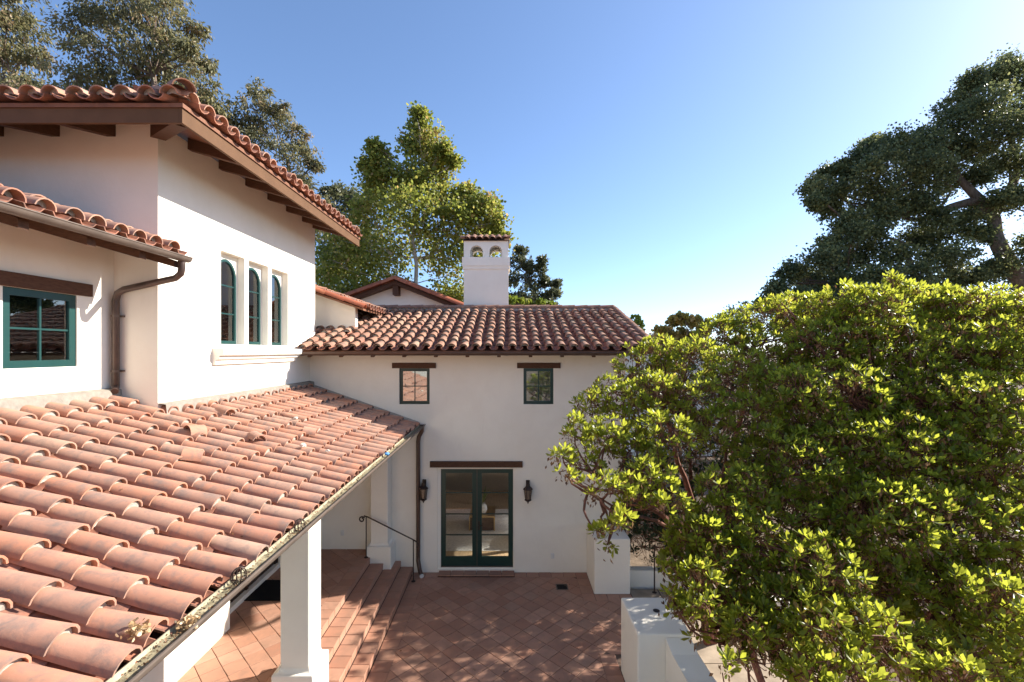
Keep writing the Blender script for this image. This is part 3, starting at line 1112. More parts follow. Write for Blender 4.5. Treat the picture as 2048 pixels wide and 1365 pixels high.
# ------------------------------------------------------------------ wing with the green window (far left)
XWW = -5.445
ww = thing('window_wing', 'low white stucco wing with a green four pane window under a guttered eave', 'house wing', (-7, 5, 4))
hw = (5.0 - .0, 5.86, 5.18, 6.075)
mb = MB()
wall(mb, 0, XWW, XWW - .25, 2.5, YT - .001, 4.2, 7.0, [(hw[0] - .0, hw[1], hw[2], hw[3])])
mb.box(-9.5, XWW - .2501, 2.5, 2.7, 4.2, 7.0)
weld(mb.build('wall', STUCCO, ww))
rect_window(ww, 0, XWW - .015, hw[0], hw[1], hw[2], hw[3], GREEN, GLASS, fw=.085, mw=.022, sgn=1, depth=.08)
MB().box(XWW - .08, XWW + .035, 4.78, 6.05, 6.077, 6.235).build('lintel', WOOD, ww, bevel=.005)
MB().box(-9.4, XWW - .9, 2.71, 6.4, 4.25, 4.3).build('room_floor_slab', DECK, ww)
MB().box(-9.4, -9.3, 2.71, 6.4, 4.31, 7.0).build('room_back', m_plain('room_paint', (.25, .2, .17), .9, .1), ww)
WXE, WZE, WS = -4.44, 6.67, 0.316
wr = MB()
wr.hexa([(-9.0, 2.5, WZE - .08 + WS * (WXE + 9.0)), (WXE - .02, 2.5, WZE - .08), (WXE - .02, YT - .01, WZE - .08), (-9.0, YT - .01, WZE - .08 + WS * (WXE + 9.0)),
         (-9.0, 2.5, WZE - .03 + WS * (WXE + 9.0)), (WXE - .02, 2.5, WZE - .03), (WXE - .02, YT - .01, WZE - .03), (-9.0, YT - .01, WZE - .03 + WS * (WXE + 9.0))])
wroof = weld(wr.build('roof', SOFFIT, ww))
tile_roof(wroof, (WXE, 2.62, WZE), (0, 1, 0), (1, 0), WS, YT - 2.62, 3.9, .28, .385, COVER, None, pans='join')
half_gutter((WXE + .05, 2.5, WZE - .03), (WXE + .05, 6.36, WZE - .03), .062, (1, 0, 0), GUTTER, GUTIN, ww)
for y in (2.9, 3.6, 4.3, 5.0, 5.7, 6.28):
    MB().hexa([(XWW, y - .05, WZE - .08 + WS * (WXE - XWW) - .13), (WXE - .05, y - .05, WZE - .17), (WXE - .05, y + .05, WZE - .17), (XWW, y + .05, WZE - .08 + WS * (WXE - XWW) - .13),
               (XWW, y - .05, WZE - .082 + WS * (WXE - XWW)), (WXE - .05, y - .05, WZE - .081), (WXE - .05, y + .05, WZE - .081), (XWW, y + .05, WZE - .082 + WS * (WXE - XWW))]).build('rafter', WOOD, ww)
ds = MB().tube([(WXE + .02, 6.28, WZE - .08), (WXE + .02, 6.28, WZE - .18), (WXE - .0, 6.29, WZE - .25), (WXE - .08, 6.30, WZE - .31), (-5.24, 6.33, 6.21), (-5.33, 6.335, 6.16), (-5.36, 6.335, 6.06), (-5.36, 6.335, 4.92), (-5.355, 6.33, 4.88), (-5.30, 6.25, 4.83)], .044, 10)
ds.build('downspout', PIPE, ww, smooth=True)
st = MB()
for z in (5.85, 5.1):
    st.tube([(-5.36, 6.335, z - .015), (-5.36, 6.335, z + .015)], .050, 10)
    st.box(-5.43, -5.29, 6.365, 6.409, z - .012, z + .012)
st.build('pipe_strap', GUTTER, ww)


# ------------------------------------------------------------------ porch (the big tiled lean-to roof in front)
po = thing('porch', 'long open porch under a big sunlit lean-to roof of terracotta barrel tiles', 'porch', (-3.5, 7, 0))
PXE, PZE, PS = -2.185, 3.535, 0.355
GZ = 3.61
pz = lambda x: PZE + PS * (PXE - x)
pd = MB()
for (xa, xb, y0, y1) in ((XT, PXE - .02, 1.0, YW - .002), (XWW, XT - .001, 1.0, YT - .002)):
    pd.hexa([(xa, y0, pz(xa) - .09), (xb, y0, pz(xb) - .09), (xb, y1, pz(xb) - .09), (xa, y1, pz(xa) - .09),
             (xa, y0, pz(xa) - .03), (xb, y0, pz(xb) - .03), (xb, y1, pz(xb) - .03), (xa, y1, pz(xa) - .03)])
proof = pd.build('roof', DECK, po)
P0 = YW - .14 - .28 * 33


def keep_p(q, up, e):
    return q.x - .05 > (XT if q.y > YT + .05 else XWW)


tile_roof(proof, (PXE, P0, PZE), (0, 1, 0), (1, 0), PS, .28 * 33 + .01, 3.3, .28, .385, COVER, keep_p, pans='obj')
# mortar fillets against the walls
for (x, y0, y1) in ((XT, YT + .002, YW - .002), (XWW, 1.0, YT - .002)):
    n = 60
    fl = MB()
    js = [random.uniform(.100, .112) for _ in range(n + 1)]
    hs = [random.uniform(.150, .158) for _ in range(n + 1)]
    for k in range(n):
        a, b = y0 + (y1 - y0) * k / n, y0 + (y1 - y0) * (k + 1) / n
        ja, jb, ha, hb = js[k], js[k + 1], hs[k], hs[k + 1]
        fl.add([(x + .002, a, pz(x) + .175), (x + .002, b, pz(x) + .175), (x + jb, b, pz(x) + hb), (x + ja, a, pz(x) + ha), (x + ja + .02, a, pz(x) - .02), (x + jb + .02, b, pz(x) - .02)], [(0, 3, 2, 1), (3, 4, 5, 2)])
    fl.build('mortar_fillet', FILLET, proof)
fl = MB()
n = 24
for k in range(n):
    xa, xb = XT + (PXE - XT) * k / n, XT + (PXE - XT) * (k + 1) / n
    fl.add([(xa, YW - .003, pz(xa) + .12), (xb, YW - .003, pz(xb) + .12), (xb, YW - .09, pz(xb) + .06), (xa, YW - .09, pz(xa) + .06), (xa, YW - .16, pz(xa) - .02), (xb, YW - .16, pz(xb) - .02)], [(0, 1, 2, 3), (3, 2, 5, 4)])
fl.build('mortar_fillet', MORTAR, proof)
gx = -2.08
pg = half_gutter((gx, 1.0, GZ), (gx, 11.18, GZ), .072, (1, 0, 0), GUTTER, GUTIN, po)
sil = MB()
n = 120
for k in range(n):
    y0, y1 = 1.0 + (11.18 - 1.0) * k / n, 1.0 + (11.18 - 1.0) * (k + 1) / n
    if k == 0:
        za, zb = .0, .0
    else:
        za, zb = zc
    zn = (random.uniform(-.008, .008), random.uniform(-.008, .008))
    sil.add([(gx - .06, y0, GZ - .027 + za), (gx, y0, GZ - .040 + zb), (gx + .06, y0, GZ - .027 + za), (gx - .06, y1, GZ - .027 + zn[0]), (gx, y1, GZ - .040 + zn[1]), (gx + .06, y1, GZ - .027 + zn[0])],
            [(0, 1, 4, 3), (1, 2, 5, 4)])
    zc = zn
sil.build('gutter_silt', m_plain('silt', (0.24, 0.205, 0.13), .95, .1, var=.45, scale=22, bump=.6, bd=.006), pg)
MB().tube([(gx, 11.12, GZ - .055), (gx - .01, 11.16, GZ - .155), (-2.17, 11.2, GZ - .295), (-2.19, 11.21, GZ - .415), (-2.19, 11.21, .42), (-2.19, 11.205, .33), (-2.13, 11.10, .14), (-2.07, 11.0, .06)], .05, 10).build('downspout', BRONZE, po, smooth=True)
MB().lathe([(.036, 0), (.05, .012), (.05, .02), (.036, .02)], 0, 0, 0, 12)
ou = MB().tube([(-2.075, 11.008, .062), (-2.058, 10.98, .048)], [.052, .052], 12)
ou.build('spout_end', PLASTIC, po)
MB().box(-3.28, -2.84, 3.0, 11.29, 3.20, 3.50).build('beam', STUCCO, po)
for y in [1.4 + .8 * k for k in range(13)]:
    x1 = -2.75
    MB().hexa([(XT, y - .05, pz(XT) - .24), (x1, y - .05, pz(x1) - .24), (x1, y + .05, pz(x1) - .24), (XT, y + .05, pz(XT) - .24),
               (XT, y - .05, pz(XT) - .091), (x1, y - .05, pz(x1) - .091), (x1, y + .05, pz(x1) - .091), (XT, y + .05, pz(XT) - .091)]).build('rafter', WOOD, po)


def column(y0, y1, wallside=False):
    c = MB().box(-3.26, -2.85, y0, y1, .86, 3.199).build('column', STUCCO, po, bevel=.018)
    b_ = MB().box(-3.35, -2.76, y0 - .08, y1 + (.08 if not wallside else -.001), .10, .80).build('column_base', STUCCO, c, bevel=.02)
    sk = MB()
    ya, yb = y0, y1
    n = 5
    prof_ = [(.08 - .08 * math.sin(k / n * math.pi / 2), .80 + .07 * (1 - math.cos(k / n * math.pi / 2))) for k in range(n + 1)]
    rings = []
    for o_, z in prof_:
        o2 = o_ * .8
        rings.append([(-3.26 - o2, ya - o2, z), (-2.85 + o2, ya - o2, z), (-2.85 + o2, yb + (o2 if not wallside else 0), z), (-3.26 - o2, yb + (o2 if not wallside else 0), z)])
    vs = [p for r_ in rings for p in r_]
    fs = [(i * 4 + k, i * 4 + (k + 1) % 4, i * 4 + 4 + (k + 1) % 4, i * 4 + 4 + k) for i in range(n) for k in range(4)]
    sk.add(vs, fs)
    sk.build('base_cove', STUCCO, c)
    return c


column(6.62, 7.06)
column(10.93, 11.298, True)
column(2.3, 2.74)
# recessed dark door of the porch, with its white sill
MB().box(-5.26, -5.2, 8.061, 10.349, PZ + .10, 2.849).build('door', DARKDOOR, po)
MB().box(-5.26, -5.10, 8.061, 10.349, PZ + .001, PZ + .10).build('door_sill', STUCCO, po)
for y in (8.061, 9.16, 10.28):
    MB().box(-5.2, -5.17, y, y + .07, PZ + .101, 2.848).build('door_stile', DARKDOOR, po)
MB().box(-9.5, -5.55, 4.0, 11.5, .3, 4.2).build('inner_block', STUCCO, th)

tag(MB().box(-5.12, -4.25, 8.95, 9.75, PZ + .003, PZ + .018).build('doormat', BLACKM, bevel=.004), 'black doormat on the porch tiles in front of the dark door', 'doormat')

# ------------------------------------------------------------------ debris on the porch roof and in its gutter
SHARD = barrel(L=.20, r_low=.100, r_up=.105, name='tile_shard', mat=TILE)
Xr, Yr, Zr = frame_of((1, 0), PS)
Mr = Matrix((Xr, Yr, Zr)).transposed().to_4x4()


def on_roof(x, y, up=.17):
    return Vector((x, y, pz(x))) + Zr * up


shards = [(-3.55, 5.32, 25, 'broken tile shard lying askew beside a cracked tile low on the porch roof'),
          (-3.50, 6.45, -35, 'broken tile shard resting across two tiles mid way up the porch roof'),
          (-4.05, 6.1, 60, 'broken tile shard near the corner of the tall house on the porch roof'),
          (-3.2, 7.6, 15, 'small tile shard among loose tiles below the arched windows'),
          (-4.3, 7.1, -20, 'short tile shard close under the lit wall of the tall house')]
for (x, y, a, lb) in shards:
    o = link('tile_shard', SHARD, None, Matrix.Translation(on_roof(x, y, .125)) @ Mr @ Matrix.Rotation(R(a), 4, 'Z') @ Matrix.Rotation(R(-6), 4, 'Y'))
    tag(o, lb, 'tile shard', 'broken tile shards on the porch roof')

PALE = m_plain('pale_mortar_lump', (.62, .56, .48), .95, .1, var=.25, scale=25, bump=.6)


def lump(name, p, r, m, label, cat, group=None, sq=(1, 1, .7)):
    bm = bmesh.new()
    bmesh.ops.create_icosphere(bm, subdivisions=2, radius=r)
    for v in bm.verts:
        v.co *= 1 + random.uniform(-.22, .22)
        v.co = Vector((v.co.x * sq[0], v.co.y * sq[1], v.co.z * sq[2]))
    me = bpy.data.meshes.new(name)
    bm.to_mesh(me)
    bm.free()
    me.materials.append(m)
    o = link(name, me, None, Matrix.Translation(p))
    return tag(o, label, cat, group)


lump('mortar_lump', on_roof(-3.05, 6.75, .175), .045, PALE, 'round pale mortar lump on a tile crest in the lower middle of the porch roof', 'mortar lump', 'mortar lumps on the porch roof')
lump('mortar_lump', on_roof(-2.75, 6.9, .165), .035, PALE, 'small grey mortar lump at a tile lip above the gutter', 'mortar lump', 'mortar lumps on the porch roof')
lump('mortar_lump', on_roof(-3.7, 7.95, .165), .035, PALE, 'small pale mortar lump high on the roof below the moulded sill', 'mortar lump', 'mortar lumps on the porch roof')
BLUE = m_plain('blue_scrap', (.10, .30, .62), .6, .3)
lump('blue_scrap', Vector((gx + .01, 7.88, GZ + .02)), .04, BLUE, 'crumpled bright blue scrap lying in the porch gutter', 'litter')


# ------------------------------------------------------------------ lanterns, handrail, small fittings
def make_lantern(loc, label):
    t = thing('wall_lantern', label, 'wall lantern', loc, 'lanterns beside the glazed door')
    # local coordinates: wall at y = +.13, lantern centre at the origin
    b_ = MB().lathe([(.0, 0), (.045, .0), (.05, .01)], 0, 0, 0, 10)
    b_ = MB().box(-.045, .045, .105, .129, .10, .26)
    b_.tube([(0, .11, .16), (0, .05, .17), (0, .02, .25), (0, 0, .24), (0, 0, .17)], .012, 6)
    link('bracket', b_.mesh('bracket', IRON), t, local=True)
    f_ = MB().lathe([(.006, .30), (.012, .27), (.02, .255), (.010, .24), (.014, .225), (.045, .20), (.052, .165), (.050, .155), (.075, .125), (.115, .085), (.118, .07), (.09, .07)], 0, 0, 0, 6)
    link('cap', f_.mesh('cap', IRON), t, local=True)
    gl = MB().lathe([(.082, .068), (.058, -.16)], 0, 0, 0, 6)
    link('lantern_glass', gl.mesh('lantern_glass', LANTERN_GLASS), t, local=True)
    for k in range(6):
        a = 2 * math.pi * k / 6
        br_ = MB().tube([(.092 * math.cos(a), .092 * math.sin(a), .07), (.064 * math.cos(a), .064 * math.sin(a), -.17)], .008, 5)
        link('cage_bar', br_.mesh('cage_bar', IRON), t, local=True)
    bt = MB().lathe([(.062, -.16), (.085, -.175), (.085, -.19), (.05, -.205), (.03, -.23), (.015, -.24), (.018, -.255), (.004, -.275)], 0, 0, 0, 8)
    link('foot', bt.mesh('foot', IRON), t, local=True)
    return t


def copy_tree(o, loc, label):
    c = o.copy()
    C.objects.link(c)
    c.location = loc
    c['label'] = label
    for chd in list(o.children):
        d = chd.copy()
        C.objects.link(d)
        d.parent = c
    return c


l1_ = make_lantern((-2.055, YW - .13, 2.00), 'dark iron wall lantern between the brown downspout and the glazed door')
copy_tree(l1_, (0.455, YW - .13, 1.98), 'dark iron wall lantern on bare wall beside the leafy tree')

hr = thing('handrail', 'thin dark wrought iron handrail with curled ends along the steps', 'handrail', (-2.8, 10.83, 0))
yh = 10.84
rail = []
for k in range(14):
    a = R(-80) + R(390) * (1 - k / 13)
    r_ = .028 + .042 * k / 13
    rail.append((-3.385 + r_ * math.cos(a) * 1.0 - .02, yh, 1.46 + r_ * math.sin(a)))
rail = [(-3.43 + (.03 + .04 * k / 12) * math.cos(R(300 - 420 * k / 12 + 150)), yh, 1.45 + (.03 + .04 * k / 12) * math.sin(R(300 - 420 * k / 12 + 150))) for k in range(13)]
MB().tube(rail + [(-3.38, yh, 1.535), (-3.28, yh, 1.50), (-2.21, yh, .965), (-2.16, yh, .93), (-2.115, yh, .87), (-2.125, yh, .81), (-2.16, yh, .80)], .016, 8).build('rail', IRON, hr, smooth=True)
MB().tube([(-3.33, yh, PZ), (-3.33, yh, 1.52)], .013, 8).build('post', IRON, hr, smooth=True)
MB().tube([(-2.23, yh, 0.0), (-2.23, yh, .97)], .013, 8).build('post', IRON, hr, smooth=True)
MB().lathe([(.05, 0), (.05, .012), (.02, .025)], -3.33, yh, PZ + .001, 10).build('foot_plate', IRON, hr)
MB().lathe([(.05, 0), (.05, .012), (.02, .025)], -2.23, yh, .003, 10).build('foot_plate', IRON, hr)

dr = thing('floor_drain', 'small square dark drain grate set in the patio tiles', 'drain', (1.2, 10.58, 0))
fr = MB()
for (x0, x1, y0, y1) in ((1.07, 1.095, 10.46, 10.72), (1.315, 1.34, 10.46, 10.72), (1.095, 1.315, 10.46, 10.485), (1.095, 1.315, 10.695, 10.72)):
    fr.box(x0, x1, y0, y1, -.005, .006)
fr.build('drain_frame', GUTTER, dr)
gm = MB()
for k in range(7):
    gm.box(1.10 + k * .031, 1.118 + k * .031, 10.485, 10.695, -.004, .0045)
gm.box(1.095, 1.315, 10.485, 10.695, -.006, .0032)
gm.build('grate', m_plain('drain_black', (.008, .008, .008), .7, .2), dr)


def outlet(loc, label):
    t = thing('wall_outlet', label, 'electrical outlet', loc, 'outlet boxes on the courtyard wall')
    link('cover_plate', MB().box(-.04, .04, -.012, 0, -.065, .065).mesh('cover_plate', PLASTIC, bevel=.004), t, local=True)
    link('outlet_flap', MB().box(-.028, .028, -.03, -.0125, -.05, .05).mesh('outlet_flap', PLASTIC, bevel=.006), t, local=True)
    return t


outlet((1.055, YW - .001, .40), 'white outlet box low on the wall between the door and the pillar')
outlet((-4.05, YW - .001, .96), 'white outlet box on the back wall of the shaded porch')

# ------------------------------------------------------------------ garden walls by the gate
tag(MB().box(1.885, 2.69, 10.30, YW - .002, -.09, 1.21).build('gate_pillar', STUCCO, bevel=.03, bseg=3), 'white stucco pier standing against the courtyard wall under a drooping sprig', 'pier', 'stucco piers of the patio gateway')
gp = tag(MB().box(1.89, 2.69, 6.84, 7.87, -.09, 1.21).build('gate_pillar', STUCCO, bevel=.03, bseg=3), 'white stucco pier at the patio corner with a small hole in its top', 'pier', 'stucco piers of the patio gateway')
MB().lathe([(.001, 0), (.05, .0), (.055, .006), (.035, .006), (.033, .003)], 2.36, 7.45, 1.211, 12).build('pipe_hole', IRON, gp)
# low wall sweeping down from the near pier
sw = MB()
pts = [(6.835, 1.16), (6.6, 1.06), (6.2, 1.0), (5.6, .97), (4.6, .96), (3.0, .96)]
xs = [(2.30, 2.67), (2.32, 2.69), (2.36, 2.74), (2.46, 2.85), (2.70, 3.08), (3.1, 3.5)]
vs, fs = [], []
for (y, z), (xa, xb) in zip(pts, xs):
    vs += [(xa, y, -.1), (xb, y, -.1), (xb, y, z), (xa, y, z)]
for i in range(len(pts) - 1):
    for k in range(4):
        fs.append((i * 4 + k, i * 4 + (k + 1) % 4, i * 4 + 4 + (k + 1) % 4, i * 4 + 4 + k))
fs += [(0, 1, 2, 3), tuple(len(vs) - 4 + k for k in (3, 2, 1, 0))]
sw.add(vs, fs)
tag(weld(sw.build('garden_wall', STUCCO)), 'low white garden wall sweeping away from the near pier under the tree', 'wall')
pw = MB()
pts = [(2.70, 10.62), (3.3, 10.62), (3.75, 10.5), (4.3, 10.15), (4.9, 9.6), (5.6, 9.2), (7.5, 8.9)]
vs, fs = [], []
for (x, y) in pts:
    vs += [(x, y, -.1), (x + .06, y + .22, -.1), (x + .06, y + .22, .36), (x, y, .36)]
for i in range(len(pts) - 1):
    for k in range(4):
        fs.append((i * 4 + k, i * 4 + (k + 1) % 4, i * 4 + 4 + (k + 1) % 4, i * 4 + 4 + k))
fs += [(0, 1, 2, 3), tuple(len(vs) - 4 + k for k in (3, 2, 1, 0))]
pw.add(vs, fs)
tag(weld(pw.build('planter_wall', STUCCO)), 'low curved white planter wall beyond the gateway below dark hanging leaves', 'wall')
ip = thing('iron_post', 'slim dark iron post standing on the path beyond the gateway', 'post', (3.24, 10.36, -.01))
MB().tube([(3.24, 10.36, -.012), (3.24, 10.36, 1.05)], .016, 8).build('shaft', IRON, ip)
MB().lathe([(.055, 0), (.055, .012), (.02, .03)], 3.24, 10.36, -.012, 10).build('foot_plate', IRON, ip)

# ------------------------------------------------------------------ the house the view is taken from, seen only in the glass
vh = thing('main_house', 'white stucco house opposite the courtyard wing mirrored in the window glass', 'house', (-3, -2, 0))
mb = MB()
wall(mb, 1, -1.9, -2.2, -9.0, 0.9, -.1, 6.6, [(-7.5, -6.2, .5, 2.8), (-4.2, -3.1, .5, 2.8), (-1.9, -.5, .1, 2.5), (-5.2, -4.2, 4.3, 5.6), (-1.2, .0, 3.9, 6.0)])
mb.box(-9.0, 0.9, -9.0, -2.201, -.1, .0)
mb.box(.6, .899, -9.0, -2.201, .001, 6.6)
weld(mb.build('wall', STUCCO, vh))
MB().hexa([(-9.5, -1.2, 6.5), (1.4, -1.2, 6.5), (1.4, -9, 8.9), (-9.5, -9, 8.9), (-9.5, -1.2, 6.6), (1.4, -1.2, 6.6), (1.4, -9, 9.0), (-9.5, -9, 9.0)]).build('roof', TILE, vh)

# ------------------------------------------------------------------ gabled house beyond, neighbour roof
gh = thing('gabled_house', 'distant white gable end with rust red verge tiles left of the chimney', 'house', (-5, 21, 0))
gy = 20.0
pk = at(790, 562, gy)
gl_, gr_ = pk.x - 3.2, pk.x + 3.9
zsl, zsr = .36, .40
zl, zr2 = pk.z - .36 * 3.2, pk.z - .40 * 3.9
wl_ = MB().prism([(gl_ + .5, -.1), (gr_ - .6, -.1), (gr_ - .6, zr2 + .12), (pk.x, pk.z - .12), (gl_ + .5, zl + .05)], 1, gy + .5, gy + .75)
wl_.build('gable_wall', STUCCO, gh)
rr_ = MB()
for (xe, ze) in ((gl_, zl), (gr_, zr2)):
    rr_.hexa([(pk.x, gy, pk.z - .16), (xe, gy, ze - .16), (xe, gy + 8, ze - .16), (pk.x, gy + 8, pk.z - .16), (pk.x, gy, pk.z), (xe, gy, ze), (xe, gy + 8, ze), (pk.x, gy + 8, pk.z)])
groof = weld(rr_.build('roof', WOOD, gh))
for (sgn, sl, ln) in ((-1, .36, 3.2), (1, .40, 3.9)):
    X, Y, Z = frame_of((sgn, 0), sl)
    n = int(ln * 1.07 / .55) + 1
    for k in range(n):
        q = Vector((pk.x, gy - .04, pk.z + .02)) + X * (.55 * (k + 1))
        link('rake_tile', RAKEM, groof, Matrix.Translation(q) @ Matrix((X, Y, Z)).transposed().to_4x4() @ Matrix.Rotation(R(2), 4, 'Y') @ Matrix.Diagonal((1, 1.5, 1.7, 1)))
    tile_roof(groof, (pk.x + sgn * ln, gy + .1, pk.z - sl * ln + .02), (0, 1, 0), (sgn, 0), sl, 1.8, ln, .28, .40, COVER2, None, pans=None, mort=False)
link('ridge_tile', RIDGEM, groof, Matrix.Translation((pk.x, gy - .12, pk.z + .10)) @ Matrix.Rotation(R(-90), 4, 'Z'))
for k in range(3):
    link('ridge_tile', RIDGEM, groof, Matrix.Translation((pk.x, gy + .25 + .4 * k, pk.z + .11)) @ Matrix.Rotation(R(-90), 4, 'Z'))
MB().box(pk.x - .12, pk.x + .12, gy + .05, gy + .5, pk.z - .60, pk.z - .17).build('ridge_beam', WOOD, gh)

nh = thing('neighbour_house', 'far low house with a brown tiled roof glimpsed beyond the roof corner', 'house', (8, 25, 0))
q = at(1330, 668, 24)
MB().box(q.x - 1.6, q.x + 3.0, 24.3, 29, -.1, q.z - .75).build('wall', STUCCO, nh)
nr_ = MB().hexa([(q.x - 1.9, 23.9, q.z - .85), (q.x + 3.3, 23.9, q.z - .85), (q.x + 2.6, 26.5, q.z - .05), (q.x - 1.0, 26.5, q.z - .05),
                 (q.x - 1.9, 23.9, q.z - .78), (q.x + 3.3, 23.9, q.z - .78), (q.x + 2.6, 26.5, q.z), (q.x - 1.0, 26.5, q.z)]).build('roof', TILE2, nh)
tile_roof(nr_, (q.x - 1.8, 23.85, q.z - .80), (1, 0, 0), (0, -1), .30, 4.9, 2.6, .28, .42, COVER2, lambda p, u, e: p.x > q.x - 1.9 + (p.y - 23.9) * .33, pans=None, mort=False)


# ------------------------------------------------------------------ foliage
def norm(a):
    return a / np.maximum(np.linalg.norm(a, axis=-1, keepdims=True), 1e-9)


DIAMOND = (np.array([(0, 0, 0), (.45, .28, .06), (1, 0, -.04), (.45, -.28, .06)]), [(0, 1, 2), (0, 2, 3)])
BROAD = (np.array([(0, 0, 0), (.30, .42, .05), (.72, .36, .02), (1, 0, -.08), (.72, -.36, .02), (.30, -.42, .05)]), [(0, 1, 2, 3), (0, 3, 4, 5)])
OBOV = (np.array([(0, 0, 0), (.35, .13, .05), (.35, 0, 0.0), (.35, -.13, .05), (.72, .20, .06), (.74, 0, .01), (.72, -.20, .06), (1, 0, -.05)]),
        [(0, 2, 1), (0, 3, 2), (1, 2, 5, 4), (2, 3, 6, 5), (4, 5, 7), (5, 6, 7)])


def leaf_geo(tpl, pos, dirs, side, size, widen=1.0):
    tv, tf = tpl
    d = norm(dirs)
    s = side - d * np.sum(side * d, axis=1, keepdims=True)
    s = norm(s)
    n = np.cross(d, s)
    P = pos[:, None, :] + size[:, None, None] * (tv[None, :, 0:1] * d[:, None, :] + widen * tv[None, :, 1:2] * s[:, None, :] + tv[None, :, 2:3] * n[:, None, :])
    return P


def leaves(name, mat, parent, tpl, pos, dirs, side, size, tint, widen=1.0):
    tv, tf = tpl
    P = leaf_geo(tpl, pos, dirs, side, size, widen)
    N, k = P.shape[0], len(tv)
    me = bpy.data.meshes.new(name)
    me.vertices.add(N * k)
    me.vertices.foreach_set('co', P.reshape(-1).astype(np.float32))
    lens = [len(f) for f in tf]
    flat = np.array([i for f in tf for i in f])
    loops = (flat[None, :] + (np.arange(N) * k)[:, None]).reshape(-1)
    me.loops.add(len(loops))
    me.loops.foreach_set('vertex_index', loops.astype(np.int32))
    st = np.concatenate([[0], np.cumsum(lens)[:-1]])
    starts = (st[None, :] + (np.arange(N) * sum(lens))[:, None]).reshape(-1)
    me.polygons.add(N * len(tf))
    me.polygons.foreach_set('loop_start', starts.astype(np.int32))
    me.update(calc_edges=True)
    at_ = me.attributes.new('tint', 'FLOAT', 'POINT')
    at_.data.foreach_set('value', np.repeat(tint, k).astype(np.float32))
    me.materials.append(mat)
    o = link(name, me, parent)
    o['kind'] = 'stuff'
    return o


def rnd_unit(n):
    return norm(rng.normal(size=(n, 3)))


EUC = m_leaf('eucalyptus_leaf', [(0, (.10, .105, .055)), (.45, (.20, .19, .085)), (.75, (.27, .23, .10)), (1, (.36, .25, .14))], .45)
SYC = m_leaf('sycamore_leaf', [(0, (.16, .20, .04)), (.5, (.30, .32, .06)), (.8, (.42, .38, .08)), (1, (.48, .32, .12))], .60)
OAK = m_leaf('oak_leaf', [(0, (.075, .095, .045)), (.5, (.15, .175, .07)), (1, (.33, .32, .12))], .45)
DARKL = m_leaf('dark_leaf', [(0, (.085, .095, .055)), (.6, (.165, .175, .085)), (1, (.24, .235, .12))], .42)
YEL = m_leaf('autumn_leaf', [(0, (.26, .24, .05)), (.5, (.42, .31, .08)), (1, (.50, .36, .14))], .55)
LIME = m_leaf('fresh_leaf', [(0, (.14, .20, .03)), (.6, (.25, .30, .04)), (1, (.34, .31, .06))], .45)
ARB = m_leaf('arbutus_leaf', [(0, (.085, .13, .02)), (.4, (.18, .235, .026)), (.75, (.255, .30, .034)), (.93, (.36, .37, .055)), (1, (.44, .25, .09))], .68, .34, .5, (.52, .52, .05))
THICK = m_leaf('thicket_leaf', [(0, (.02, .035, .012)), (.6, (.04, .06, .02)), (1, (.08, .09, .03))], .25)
OAKBARK = m_plain('oak_bark', (0.17, 0.125, 0.095), 0.9, 0.1, var=0.45, scale=5, bump=0.7, bd=0.04, stretch=(2, 2, 0.6))
DEAD = m_leaf('dead_leaf', [(0, (.10, .045, .02)), (.5, (.20, .10, .045)), (1, (.32, .20, .10))], .25)


def limb(mb, a, b, r0, r1, bend=.15, n=5, seg=6):
    a, b = Vector(a), Vector(b)
    L = (b - a).length
    off = Vector((random.gauss(0, 1), random.gauss(0, 1), random.gauss(0, .6))) * L * bend * .5
    pts = []
    rs = []
    for i in range(n + 1):
        t = i / n
        p = a.lerp(b, t) + off * math.sin(math.pi * t)
        if 0 < i < n:
            p += Vector((random.gauss(0, 1), random.gauss(0, 1), random.gauss(0, 1))) * L * .02
        pts.append(p)
        rs.append(r0 + (r1 - r0) * t)
    mb.tube(pts, rs, seg)
    return pts


